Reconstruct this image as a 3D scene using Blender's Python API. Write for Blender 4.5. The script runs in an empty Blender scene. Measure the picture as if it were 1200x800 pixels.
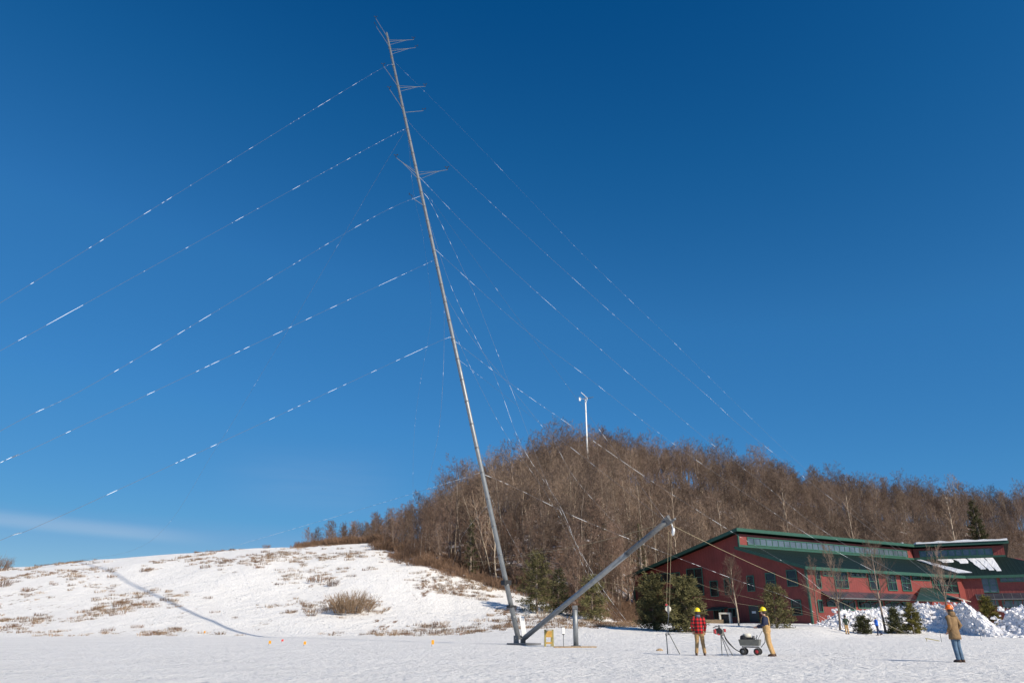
import bpy, math, random
from math import sin, cos, tan, pi, radians, atan2, sqrt
from mathutils import Vector, Matrix, noise

scene = bpy.context.scene
COL = scene.collection

# ------------------------------------------------------------------ camera
F, PITCH, EYE = 853.0, radians(21.1), 1.25
cam_data = bpy.data.cameras.new('camera')
cam = bpy.data.objects.new('camera', cam_data)
COL.objects.link(cam)
cam.location = (0, 0, EYE)
cam.rotation_euler = (radians(90) + PITCH, 0, 0)
cam_data.sensor_width = 36.0
cam_data.sensor_fit = 'HORIZONTAL'
cam_data.lens = F / 1200 * 36.0
cam_data.clip_start = 0.1
cam_data.clip_end = 6000
scene.camera = cam

# ------------------------------------------------------------------ sky, sun, exposure
SUN_AZ = Vector((0.695, -0.72)).normalized()
SUN_EL = radians(32)
world = bpy.data.worlds.new('World')
scene.world = world
world.use_nodes = True
wn, wl = world.node_tree.nodes, world.node_tree.links
wn.clear()
w_out = wn.new('ShaderNodeOutputWorld')
w_bg = wn.new('ShaderNodeBackground')
w_sky = wn.new('ShaderNodeTexSky')
w_sky.sky_type = 'NISHITA'
w_sky.sun_disc = False
w_sky.sun_elevation = SUN_EL
w_sky.sun_rotation = atan2(SUN_AZ.x, SUN_AZ.y)
w_sky.altitude = 1500
w_sky.air_density = 1.0
w_sky.dust_density = 0.15
w_sky.ozone_density = 4.0
w_bg.inputs['Strength'].default_value = 0.084
# thin cirrus streaks low in the sky
tc = wn.new('ShaderNodeTexCoord')
def wmath(op, x, y=0.0):
    n_ = wn.new('ShaderNodeMath'); n_.operation = op
    for i_, v_ in enumerate((x, y)):
        if isinstance(v_, (int, float)): n_.inputs[i_].default_value = v_
        else: wl.new(v_, n_.inputs[i_])
    return n_.outputs[0]
def wrange(v_, a_, b_):
    n_ = wn.new('ShaderNodeMapRange'); n_.interpolation_type = 'SMOOTHSTEP'
    n_.inputs['From Min'].default_value = a_; n_.inputs['From Max'].default_value = b_
    wl.new(v_, n_.inputs['Value']); return n_.outputs[0]
mp = wn.new('ShaderNodeMapping')
mp.inputs['Scale'].default_value = (3.0, 3.0, 42.0)
mp.inputs['Rotation'].default_value = (0, radians(4), 0)
wl.new(tc.outputs['Generated'], mp.inputs['Vector'])
nz = wn.new('ShaderNodeTexNoise')
nz.inputs['Scale'].default_value = 1.5; nz.inputs['Detail'].default_value = 6; nz.inputs['Roughness'].default_value = 0.6
wl.new(mp.outputs['Vector'], nz.inputs['Vector'])
sx = wn.new('ShaderNodeSeparateXYZ'); wl.new(tc.outputs['Generated'], sx.inputs['Vector'])
DX, DZ = sx.outputs['X'], sx.outputs['Z']
# one long low streak, sinking slightly towards the hill, and a faint broad veil above it
za = wmath('ADD', DZ, wmath('MULTIPLY', DX, 0.06))           # height above the tilted line of the streak
st1 = wmath('MULTIPLY', wrange(za, 0.061, 0.071), wrange(za, 0.086, 0.073))
st1 = wmath('MULTIPLY', st1, wrange(DX, -0.345, -0.47))
st1 = wmath('MULTIPLY', st1, wmath('ADD', 0.45, nz.outputs['Fac']))
st2 = wmath('MULTIPLY', wmath('MULTIPLY', wrange(DZ, 0.12, 0.16), wrange(DZ, 0.23, 0.17)), wmath('MULTIPLY', wrange(DX, -0.40, -0.27), wrange(DX, -0.12, -0.22)))
st2 = wmath('MULTIPLY', st2, wmath('MULTIPLY', nz.outputs['Fac'], 0.5))
m3 = wn.new('ShaderNodeMath'); m3.operation = 'MULTIPLY'; m3.inputs[1].default_value = 0.17
wl.new(wmath('ADD', st1, st2), m3.inputs[0])
hs = wn.new('ShaderNodeHueSaturation')
hs.inputs['Saturation'].default_value = 1.12
wl.new(w_sky.outputs['Color'], hs.inputs['Color'])
mx = wn.new('ShaderNodeMix'); mx.data_type = 'RGBA'
mx.inputs['B'].default_value = (7.5, 8.0, 8.6, 1)
wl.new(m3.outputs[0], mx.inputs['Factor'])
# polarised-looking deep blue: tone curve on the clear sky
sc0 = wn.new('ShaderNodeVectorMath'); sc0.operation = 'SCALE'; sc0.inputs['Scale'].default_value = 0.09
wl.new(hs.outputs['Color'], sc0.inputs[0])
cv = wn.new('ShaderNodeRGBCurve')
cv.mapping.extend = 'HORIZONTAL'
for ch, pts in enumerate((((0, 0), (.027, .0018), (.036, .008), (.056, .027), (.13, .06), (.25, .105), (.30, .15), (1, .5)),
                          ((0, 0), (.072, .066), (.091, .097), (.141, .164), (.26, .24), (.45, .322), (.56, .366), (1, .6)),
                          ((0, 0), (.16, .195), (.216, .285), (.314, .42), (.50, .54), (.73, .612), (.84, .63), (1, .7)))):
    c = cv.mapping.curves[ch]
    c.points[0].location = pts[0]; c.points[1].location = pts[-1]
    for p in pts[1:-1]: c.points.new(*p)
    for p in c.points: p.handle_type = 'VECTOR'
cv.mapping.update()
wl.new(sc0.outputs[0], cv.inputs['Color'])
sc1 = wn.new('ShaderNodeVectorMath'); sc1.operation = 'SCALE'; sc1.inputs['Scale'].default_value = 1 / 0.09
wl.new(cv.outputs['Color'], sc1.inputs[0])
wl.new(sc1.outputs[0], mx.inputs['A'])
wl.new(mx.outputs['Result'], w_bg.inputs['Color'])
wl.new(w_bg.outputs['Background'], w_out.inputs['Surface'])

sun_data = bpy.data.lights.new('sun', 'SUN')
sun_data.energy = 5.0
sun_data.angle = radians(0.7)
sun_data.color = (1.0, 0.895, 0.745)
sun = bpy.data.objects.new('sun', sun_data)
COL.objects.link(sun)
sun_dir = Vector((SUN_AZ.x * cos(SUN_EL), SUN_AZ.y * cos(SUN_EL), sin(SUN_EL)))
sun.rotation_euler = sun_dir.to_track_quat('Z', 'Y').to_euler()
sun.location = (60, -60, 60)

scene.view_settings.view_transform = 'Standard'
scene.view_settings.look = 'None'
scene.view_settings.exposure = 0.17
scene.view_settings.gamma = 1.0
scene.view_settings.use_curve_mapping = False

# ------------------------------------------------------------------ surveying helpers (photo coordinates to places in the world)
FWD = Vector((0, cos(PITCH), sin(PITCH)))
UPV = Vector((0, -sin(PITCH), cos(PITCH)))
CAM = Vector((0, 0, EYE))

def ray(px, py):
    return Vector(((px - 600) / F, 0, 0)) + UPV * ((400 - py) / F) + FWD

def at(px, py, Y):
    r = ray(px, py)
    return CAM + r * (Y / r.y)

def project(P):
    d = P - CAM
    z = d.dot(FWD)
    return 600 + F * d.x / z, 400 - F * d.dot(UPV) / z

def on_plane(px, py, P, n):
    r = ray(px, py)
    return CAM + r * ((P - CAM).dot(n) / r.dot(n))

def elev(py):
    return PITCH - math.atan((py - 400) / F)

def lerp_table(tb, x):
    if x <= tb[0][0]:
        return tb[0][1]
    for (x0, y0), (x1, y1) in zip(tb, tb[1:]):
        if x <= x1:
            return y0 + (y1 - y0) * (x - x0) / (x1 - x0)
    return tb[-1][1]

def sm(s):
    s = max(0.0, min(1.0, s))
    return s * s * (3 - 2 * s)

# ------------------------------------------------------------------ terrain
T_CREST = [(-500, 700), (-100, 672), (15, 664), (90, 658), (200, 648.5), (312, 641), (440, 635), (500, 637),
           (545, 655), (600, 682), (660, 712), (720, 728), (800, 731)]
T_TREE = [(380, 640), (410, 628), (440, 608), (470, 588), (500, 568), (540, 547), (600, 534), (650, 514), (690, 509), (760, 514), (860, 522),
          (900, 530), (1000, 551), (1100, 559), (1160, 564), (1200, 567), (1500, 585)]
T_BCREST = [(380, 150), (480, 160), (600, 200), (700, 238), (1200, 265)]
T_BTREEH = [(380, 5), (450, 8), (520, 13), (650, 16), (1200, 16)]
T_BFOOT = [(380, 132), (460, 112), (540, 92), (600, 84), (700, 86), (745, 104)]

def az_px(x, y):
    return 600 + 903 * x / max(y, 22.0)

def building_line(x):
    return 117 + 0.63 * (x - 18)

def ground(x, y):
    px = az_px(x, y)
    # gentle swell of the field towards the school
    k = sm((px - 935) / 70)
    swell = 1.1 * sm((y - (55 + 13 * k)) / (33 - 7 * k)) * sm((px - 500) / 150)
    # open snow slope on the left
    yc = 135 - 20 * sm((px - 520) / 150)
    H = 1.25 + tan(elev(lerp_table(T_CREST, px))) * yc - swell
    H = max(H, 0)
    s = (y - 74) / (yc - 74)
    if s <= 0:
        hA = 0
    elif s < 1:
        hA = H * (0.45 * s + 0.55 * sm(s))
        if s < 0.15:
            hA *= s / 0.15 * 0.5 + 0.5
    else:
        hA = H + 0.02 * (y - yc)
    hB = 0.0
    if px > 340:
        yb = lerp_table(T_BCREST, px)
        yf = lerp_table(T_BFOOT, px)
        if px > 745:
            yf = max(yf, building_line(max(x, 15)) + 4)
        HB = 1.25 + tan(elev(lerp_table(T_TREE, px))) * yb - lerp_table(T_BTREEH, px) - swell
        s = (y - yf) / max(yb - yf, 10)
        if s > 0:
            s2 = min(s, 1)
            hB = HB * (0.45 * s2 + 0.55 * sm(s2))
            if s > 1:
                hB -= (y - yb) * 0.03
        hB *= sm((px - 340) / 60)
    d = hA - hB
    kk = 1.5
    h = max(hA, hB)
    if abs(d) < kk and hB > 0 and hA > 0:
        q = (kk - abs(d)) / kk
        h += 0.25 * kk * q * q * min(1, min(hA, hB) / 2)
    rough = sm((y - 72) / 30) * (1 - 0.0 * k)
    v = Vector((x * 0.09, y * 0.06, 0.3))
    h += (noise.noise(v) * 0.35 + noise.noise(v * 3.1) * 0.12) * rough * sm((300 - y) / 60)
    h += noise.noise(Vector((x * 0.25, y * 0.25, 5.0))) * 0.02
    return swell + h

def gp(px, py, y0=12.0):
    """the place on the ground seen at a photo coordinate"""
    r = ray(px, py)
    y, prev = y0, y0
    while y < 400:
        P = CAM + r * (y / r.y)
        if P.z <= ground(P.x, P.y):
            lo, hi = prev, y
            for _ in range(24):
                m = (lo + hi) / 2
                Q = CAM + r * (m / r.y)
                if Q.z <= ground(Q.x, Q.y):
                    hi = m
                else:
                    lo = m
            Q = CAM + r * (hi / r.y)
            return Vector((Q.x, Q.y, ground(Q.x, Q.y)))
        prev = y
        y += 0.5
    P = CAM + r * (150 / r.y)
    return Vector((P.x, P.y, ground(P.x, P.y)))

T_WOOD = [(px, gp(px, py).y) for px, py in ((455, 653), (500, 665), (545, 677), (600, 690), (640, 706), (690, 719))]
T_WOOD = [(352, 143), (415, 139)] + [(a, min(b, 139)) for a, b in T_WOOD] + [(745, 100)]

def wood_edge(x, y):
    px = az_px(x, y)
    if px < 352:
        return 1e9
    w = lerp_table(T_WOOD, px)
    if px > 745:
        w = max(w, building_line(max(x, 15)) + 3)
    return w

# ------------------------------------------------------------------ materials
MATS = {}

def mat(name, color, rough=0.7, metal=0.0, var=0.0, scale=6.0, bump=0.0, bscale=None, spec=0.5, coords='Object', stretch=None):
    if name in MATS:
        return MATS[name]
    m = bpy.data.materials.new(name)
    m.use_nodes = True
    n, l = m.node_tree.nodes, m.node_tree.links
    b = n['Principled BSDF']
    b.inputs['Roughness'].default_value = rough
    b.inputs['Metallic'].default_value = metal
    b.inputs['Specular IOR Level'].default_value = spec
    c = (*color, 1)
    b.inputs['Base Color'].default_value = c
    t = n.new('ShaderNodeTexCoord')
    src = t.outputs[coords]
    if stretch:
        mpn = n.new('ShaderNodeMapping'); mpn.inputs['Scale'].default_value = stretch
        l.new(src, mpn.inputs['Vector']); src = mpn.outputs['Vector']
    if var > 0:
        z = n.new('ShaderNodeTexNoise'); z.inputs['Scale'].default_value = scale; z.inputs['Detail'].default_value = 5
        l.new(src, z.inputs['Vector'])
        rp = n.new('ShaderNodeValToRGB')
        rp.color_ramp.elements[0].position = 0.3; rp.color_ramp.elements[1].position = 0.7
        rp.color_ramp.elements[0].color = (*[v * (1 - var) for v in color], 1)
        rp.color_ramp.elements[1].color = (*[min(1, v * (1 + var)) for v in color], 1)
        l.new(z.outputs['Fac'], rp.inputs['Fac'])
        l.new(rp.outputs['Color'], b.inputs['Base Color'])
    if bump > 0:
        z = n.new('ShaderNodeTexNoise'); z.inputs['Scale'].default_value = bscale or scale * 3; z.inputs['Detail'].default_value = 4
        l.new(src, z.inputs['Vector'])
        bp = n.new('ShaderNodeBump'); bp.inputs['Strength'].default_value = bump; bp.inputs['Distance'].default_value = 0.02
        l.new(z.outputs['Fac'], bp.inputs['Height'])
        l.new(bp.outputs['Normal'], b.inputs['Normal'])
    MATS[name] = m
    return m

def bark_mat(name, color, var=0.35, per_object=0.25):
    """bark whose tone differs a little from one tree to the next"""
    m = mat(name, color, rough=0.9, var=var, scale=1.5, spec=0.2)
    n, l = m.node_tree.nodes, m.node_tree.links
    b = n['Principled BSDF']
    src = b.inputs['Base Color'].links[0].from_socket
    oi = n.new('ShaderNodeObjectInfo')
    mr = n.new('ShaderNodeMapRange')
    mr.inputs['To Min'].default_value = 1 - per_object
    mr.inputs['To Max'].default_value = 1 + per_object
    l.new(oi.outputs['Random'], mr.inputs['Value'])
    h = n.new('ShaderNodeHueSaturation')
    l.new(mr.outputs[0], h.inputs['Value'])
    l.new(src, h.inputs['Color'])
    l.new(h.outputs['Color'], b.inputs['Base Color'])
    return m

M_BARK = bark_mat('bark', (0.23, 0.185, 0.15), 0.35, 0.4)
M_TWIG = bark_mat('twigs', (0.170, 0.122, 0.094), 0.35, 0.42)
M_PALEBARK = bark_mat('pale_bark', (0.40, 0.33, 0.25))
M_PALETWIG = bark_mat('pale_twigs', (0.26, 0.19, 0.14))
M_REDTWIG = bark_mat('red_twigs', (0.185, 0.125, 0.095), 0.35, 0.4)
M_STRAW = bark_mat('straw', (0.26, 0.18, 0.115), 0.4)
M_BRUSH = bark_mat('brush', (0.19, 0.12, 0.08), 0.4)
M_NEEDLE = bark_mat('needles', (0.125, 0.115, 0.050), 0.5, 0.2)
M_NEEDLEDARK = bark_mat('dark_needles', (0.062, 0.064, 0.028), 0.5, 0.2)
M_YEW = bark_mat('golden_needles', (0.13, 0.115, 0.03), 0.45, 0.2)

M_GALV = mat('galvanised_steel', (0.235, 0.25, 0.262), rough=0.5, metal=0.5, var=0.14, scale=3)
M_GALVDARK = mat('weathered_steel', (0.16, 0.165, 0.17), rough=0.55, metal=0.5, var=0.2, scale=8)
M_SILVER = mat('painted_silver', (0.62, 0.64, 0.66), rough=0.4, metal=0.3, var=0.08, scale=5)
M_DARK = mat('dark_metal', (0.03, 0.03, 0.032), rough=0.5, metal=0.4, var=0.2, scale=20)
M_WIRE = mat('steel_wire', (0.22, 0.23, 0.25), rough=0.5, metal=0.6, var=0.1)
M_ICE = mat('ice', (0.88, 0.92, 0.96), rough=0.25, var=0.05, scale=30)
M_ROPE = mat('rope', (0.38, 0.325, 0.20), rough=0.9, var=0.2, scale=40)
M_WOOD = mat('weathered_wood', (0.34, 0.24, 0.14), rough=0.85, var=0.25, scale=9, stretch=(1, 6, 1))
M_YWOOD = mat('yellow_wood', (0.27, 0.225, 0.07), rough=0.7, var=0.2, scale=12, stretch=(1, 1, 5))
M_OCHRE = mat('ochre_board', (0.42, 0.24, 0.05), rough=0.7, var=0.2, scale=10)
M_WHITE = mat('white_paint', (0.78, 0.78, 0.76), rough=0.5, var=0.06, scale=8)
M_BOOT = mat('boot_leather', (0.07, 0.035, 0.022), rough=0.6, var=0.25, scale=25)
M_BLACK = mat('black_rubber', (0.02, 0.02, 0.021), rough=0.75, var=0.2, scale=30)
M_GREYPLASTIC = mat('grey_plastic', (0.15, 0.155, 0.14), rough=0.6, var=0.12, scale=10)
M_REDPAINT = mat('red_paint', (0.42, 0.035, 0.04), rough=0.4, var=0.15, scale=14)
M_CREAM = mat('cream_tank', (0.66, 0.62, 0.52), rough=0.45, var=0.1, scale=10)
M_YELLOWHAT = mat('yellow_plastic', (0.85, 0.66, 0.01), rough=0.35, var=0.05, scale=9)
M_ORANGEHAT = mat('orange_plastic', (0.88, 0.15, 0.012), rough=0.35, var=0.05, scale=9)
M_ORANGE = mat('orange_marker', (0.78, 0.36, 0.02), rough=0.5, var=0.1, scale=9)
M_REDFLAG = mat('red_marker', (0.75, 0.07, 0.05), rough=0.5, var=0.1, scale=9)
M_SKIN = mat('skin', (0.56, 0.33, 0.24), rough=0.55, var=0.08, scale=14)
M_HAIR = mat('hair', (0.05, 0.033, 0.025), rough=0.7, var=0.3, scale=40)
M_TAN = mat('tan_canvas', (0.45, 0.285, 0.125), rough=0.9, var=0.18, scale=9, bump=0.6, bscale=16)
M_KHAKI = mat('khaki_cloth', (0.36, 0.23, 0.105), rough=0.9, var=0.18, scale=9, bump=0.6, bscale=16)
M_COAT = mat('brown_coat_cloth', (0.215, 0.135, 0.065), rough=0.9, var=0.2, scale=7, bump=0.8, bscale=12)
M_NAVY = mat('navy_cloth', (0.014, 0.020, 0.055), rough=0.85, var=0.2, scale=10, bump=0.6, bscale=16)
M_DENIM = mat('denim', (0.085, 0.145, 0.225), rough=0.9, var=0.35, scale=6, bump=0.6, bscale=18)
M_GREENCLOTH = mat('green_cloth', (0.018, 0.035, 0.024), rough=0.9, var=0.2, scale=10)
M_BLUECLOTH = mat('blue_cloth', (0.012, 0.13, 0.60), rough=0.8, var=0.12, scale=10, bump=0.4, bscale=14)
M_SLATECLOTH = mat('slate_cloth', (0.10, 0.11, 0.15), rough=0.9, var=0.2, scale=12)
M_GLOVE = mat('work_glove', (0.42, 0.26, 0.11), rough=0.85, var=0.2, scale=16)

def plaid_mat():
    m = bpy.data.materials.new('red_black_plaid'); m.use_nodes = True
    n, l = m.node_tree.nodes, m.node_tree.links
    b = n['Principled BSDF']; b.inputs['Roughness'].default_value = 0.9
    t = n.new('ShaderNodeTexCoord')
    s = n.new('ShaderNodeSeparateXYZ'); l.new(t.outputs['Object'], s.inputs['Vector'])
    def stripes(sock, per):
        d = n.new('ShaderNodeMath'); d.operation = 'MULTIPLY'; d.inputs[1].default_value = 1 / per; l.new(sock, d.inputs[0])
        f = n.new('ShaderNodeMath'); f.operation = 'FRACT'; l.new(d.outputs[0], f.inputs[0])
        g = n.new('ShaderNodeMath'); g.operation = 'GREATER_THAN'; g.inputs[1].default_value = 0.5; l.new(f.outputs[0], g.inputs[0])
        return g
    a, c = stripes(s.outputs['X'], 0.135), stripes(s.outputs['Z'], 0.135)
    ad = n.new('ShaderNodeMath'); ad.operation = 'ADD'; l.new(a.outputs[0], ad.inputs[0]); l.new(c.outputs[0], ad.inputs[1])
    hv = n.new('ShaderNodeMath'); hv.operation = 'MULTIPLY'; hv.inputs[1].default_value = 0.5; l.new(ad.outputs[0], hv.inputs[0])
    rp = n.new('ShaderNodeValToRGB'); rp.color_ramp.interpolation = 'CONSTANT'
    rp.color_ramp.elements[0].color = (0.58, 0.015, 0.018, 1)
    e = rp.color_ramp.elements[1]; e.position = 0.4; e.color = (0.20, 0.010, 0.014, 1)
    e = rp.color_ramp.elements.new(0.9); e.color = (0.012, 0.010, 0.012, 1)
    l.new(hv.outputs[0], rp.inputs['Fac']); l.new(rp.outputs['Color'], b.inputs['Base Color'])
    return m
M_PLAID = plaid_mat()

def siding_mat(name, c, per=0.4, metal=0.0, rough=0.55, depth=0.02, spec=0.5):
    """ribbed sheet-metal cladding: narrow standing ribs along the sheet"""
    m = bpy.data.materials.new(name); m.use_nodes = True
    n, l = m.node_tree.nodes, m.node_tree.links
    b = n['Principled BSDF']; b.inputs['Roughness'].default_value = rough; b.inputs['Metallic'].default_value = metal
    b.inputs['Specular IOR Level'].default_value = spec
    u = n.new('ShaderNodeUVMap')
    s = n.new('ShaderNodeSeparateXYZ'); l.new(u.outputs['UV'], s.inputs['Vector'])
    d = n.new('ShaderNodeMath'); d.operation = 'MULTIPLY'; d.inputs[1].default_value = 1 / per; l.new(s.outputs['X'], d.inputs[0])
    f = n.new('ShaderNodeMath'); f.operation = 'FRACT'; l.new(d.outputs[0], f.inputs[0])
    p = n.new('ShaderNodeMath'); p.operation = 'PINGPONG'; p.inputs[1].default_value = 0.5; l.new(f.outputs[0], p.inputs[0])
    g = n.new('ShaderNodeMapRange'); g.inputs['From Min'].default_value = 0.0; g.inputs['From Max'].default_value = 0.12
    l.new(p.outputs[0], g.inputs['Value'])
    bp = n.new('ShaderNodeBump'); bp.inputs['Strength'].default_value = 0.8; bp.inputs['Distance'].default_value = depth
    bp.invert = True
    l.new(g.outputs[0], bp.inputs['Height']); l.new(bp.outputs['Normal'], b.inputs['Normal'])
    t = n.new('ShaderNodeTexCoord')
    z = n.new('ShaderNodeTexNoise'); z.inputs['Scale'].default_value = 0.7; z.inputs['Detail'].default_value = 6
    l.new(t.outputs['Object'], z.inputs['Vector'])
    rp = n.new('ShaderNodeValToRGB')
    rp.color_ramp.elements[0].position = 0.3; rp.color_ramp.elements[1].position = 0.72
    rp.color_ramp.elements[0].color = (*[v * 0.8 for v in c], 1); rp.color_ramp.elements[1].color = (*[v * 1.12 for v in c], 1)
    l.new(z.outputs['Fac'], rp.inputs['Fac']); l.new(rp.outputs['Color'], b.inputs['Base Color'])
    return m
M_SIDING = siding_mat('red_siding', (0.205, 0.038, 0.031), 0.45)
M_REDTRIM = mat('dark_red_soffit', (0.13, 0.025, 0.025), rough=0.6, var=0.1, scale=2)
M_ROOF = siding_mat('green_metal_roof', (0.005, 0.016, 0.013), 0.5, 0.0, 0.7, 0.04, 0.2)
M_PORCH = siding_mat('green_porch_roof', (0.016, 0.045, 0.032), 0.5, 0.1, 0.5, 0.04)
M_WOODGREY = mat('grey_shingle', (0.30, 0.25, 0.20), rough=0.85, var=0.2, scale=4)
M_GREENTRIM = mat('green_trim', (0.022, 0.085, 0.058), rough=0.5, var=0.1, scale=1.5)
M_GLASS = mat('window_glass', (0.012, 0.016, 0.019), rough=0.06, var=0.4, scale=0.8, spec=0.45)
M_GLASSSKY = mat('sky_tinted_glass', (0.085, 0.115, 0.145), rough=0.08, var=0.3, scale=0.6, spec=0.8)  # paler blue-grey base colour stands in for sky reflected in the panes
M_FRAME = mat('green_window_frame', (0.032, 0.12, 0.088), rough=0.5, var=0.1, scale=1.5)
M_SOLAR = mat('solar_panel', (0.045, 0.045, 0.06), rough=0.2, var=0.15, scale=1.0)
M_DOOR = mat('grey_door_paint', (0.05, 0.055, 0.055), rough=0.5, var=0.1, scale=4)
M_SNOWCAP = mat('roof_snow', (0.84, 0.85, 0.87), rough=0.8, var=0.04, scale=3, bump=0.6, bscale=3)

def snow_ground_mat():
    m = bpy.data.materials.new('snowy_ground'); m.use_nodes = True
    n, l = m.node_tree.nodes, m.node_tree.links
    b = n['Principled BSDF']
    b.inputs['Roughness'].default_value = 0.75
    b.inputs['Specular IOR Level'].default_value = 0.25
    t = n.new('ShaderNodeTexCoord'); P = t.outputs['Object']
    def nz(scale, detail=4, rough=0.55, stretch=None):
        s = P
        if stretch:
            mpn = n.new('ShaderNodeMapping'); mpn.inputs['Scale'].default_value = stretch
            l.new(P, mpn.inputs['Vector']); s = mpn.outputs['Vector']
        z = n.new('ShaderNodeTexNoise'); z.inputs['Scale'].default_value = scale
        z.inputs['Detail'].default_value = detail; z.inputs['Roughness'].default_value = rough
        l.new(s, z.inputs['Vector'])
        return z.outputs['Fac']
    def mr(s, a, c, d=0.0, e=1.0):
        r = n.new('ShaderNodeMapRange'); r.inputs['From Min'].default_value = a; r.inputs['From Max'].default_value = c
        r.inputs['To Min'].default_value = d; r.inputs['To Max'].default_value = e
        l.new(s, r.inputs['Value']); return r.outputs[0]
    def mth(op, a, c):
        r = n.new('ShaderNodeMath'); r.operation = op
        for i, v in enumerate((a, c)):
            if isinstance(v, (int, float)): r.inputs[i].default_value = v
            else: l.new(v, r.inputs[i])
        return r.outputs[0]
    def mix(f, a, c):
        r = n.new('ShaderNodeMix'); r.data_type = 'RGBA'
        l.new(f, r.inputs['Factor'])
        for k, v in (('A', a), ('B', c)):
            if isinstance(v, tuple): r.inputs[k].default_value = (*v, 1)
            else: l.new(v, r.inputs[k])
        return r.outputs['Result']
    attr = n.new('ShaderNodeAttribute'); attr.attribute_name = 'cover'
    sc = n.new('ShaderNodeSeparateColor'); l.new(attr.outputs['Color'], sc.inputs['Color'])
    grass, litter = sc.outputs['Red'], sc.outputs['Green']
    snow = mix(mr(nz(0.35, 5), 0.35, 0.7), (0.85, 0.835, 0.805), (0.91, 0.895, 0.865))
    straw = mix(nz(9, 3), (0.12, 0.070, 0.048), (0.30, 0.185, 0.105))
    # bare tufts showing through thin snow
    big = nz(0.16, 3, 0.6, (1, 0.35, 1))
    fine = nz(1.5, 6, 0.75, (1.0, 0.30, 1.0))
    v = mth('ADD', mth('MULTIPLY', big, 0.55), mth('MULTIPLY', fine, 0.62))
    v = mth('ADD', v, mth('MULTIPLY', grass, 0.17))
    f = mr(v, 0.782, 0.835)
    f = mth('MULTIPLY', f, mr(grass, 0.05, 0.3))
    c1 = mix(f, snow, straw)
    leaf = mix(nz(3, 5), (0.10, 0.062, 0.042), (0.24, 0.15, 0.095))
    snowy = mr(nz(0.5, 6, 0.7), 0.52, 0.60)
    leaf = mix(mth('MULTIPLY', snowy, 0.75), leaf, (0.70, 0.70, 0.73))
    lf = mr(mth('ADD', litter, mth('MULTIPLY', mth('SUBTRACT', fine, 0.5), 1.2)), 0.42, 0.58)
    l.new(mix(lf, c1, leaf), b.inputs['Base Color'])
    bp = n.new('ShaderNodeBump'); bp.inputs['Strength'].default_value = 1.0; bp.inputs['Distance'].default_value = 0.3
    vo = n.new('ShaderNodeTexVoronoi'); vo.inputs['Scale'].default_value = 1.15; l.new(P, vo.inputs['Vector'])
    pit = mth('MULTIPLY', mr(vo.outputs['Distance'], 0.20, 0.10), mr(nz(0.22, 3), 0.46, 0.60))
    hh = mth('ADD', mth('MULTIPLY', nz(3.4, 6, 0.65), 0.75), mth('MULTIPLY', nz(0.7, 3, 0.5), 0.8))
    hh = mth('SUBTRACT', hh, mth('MULTIPLY', pit, 0.55))
    l.new(hh, bp.inputs['Height']); l.new(bp.outputs['Normal'], b.inputs['Normal'])
    return m
M_GROUND = snow_ground_mat()
def pile_mat():
    m = mat('plowed_snow', (0.80, 0.80, 0.82), rough=0.8, var=0.06, scale=1.2, bump=0.8, bscale=4)
    n, l = m.node_tree.nodes, m.node_tree.links
    b = n['Principled BSDF']; src = b.inputs['Base Color'].links[0].from_socket
    t = n.new('ShaderNodeTexCoord')
    z = n.new('ShaderNodeTexNoise'); z.inputs['Scale'].default_value = 1.7; z.inputs['Detail'].default_value = 6; z.inputs['Roughness'].default_value = 0.7
    l.new(t.outputs['Object'], z.inputs['Vector'])
    r = n.new('ShaderNodeMapRange'); r.inputs['From Min'].default_value = 0.545; r.inputs['From Max'].default_value = 0.66
    r.inputs['To Max'].default_value = 0.7
    l.new(z.outputs['Fac'], r.inputs['Value'])
    mxn = n.new('ShaderNodeMix'); mxn.data_type = 'RGBA'
    l.new(r.outputs[0], mxn.inputs['Factor']); l.new(src, mxn.inputs['A']); mxn.inputs['B'].default_value = (0.30, 0.23, 0.17, 1)
    l.new(mxn.outputs['Result'], b.inputs['Base Color'])
    return m
M_PILE = pile_mat()

# ------------------------------------------------------------------ mesh helpers
def basis(d):
    d = d.normalized()
    ref = Vector((0, 0, 1)) if abs(d.z) < 0.9 else Vector((1, 0, 0))
    u = d.cross(ref).normalized()
    return u, d.cross(u).normalized()

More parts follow.
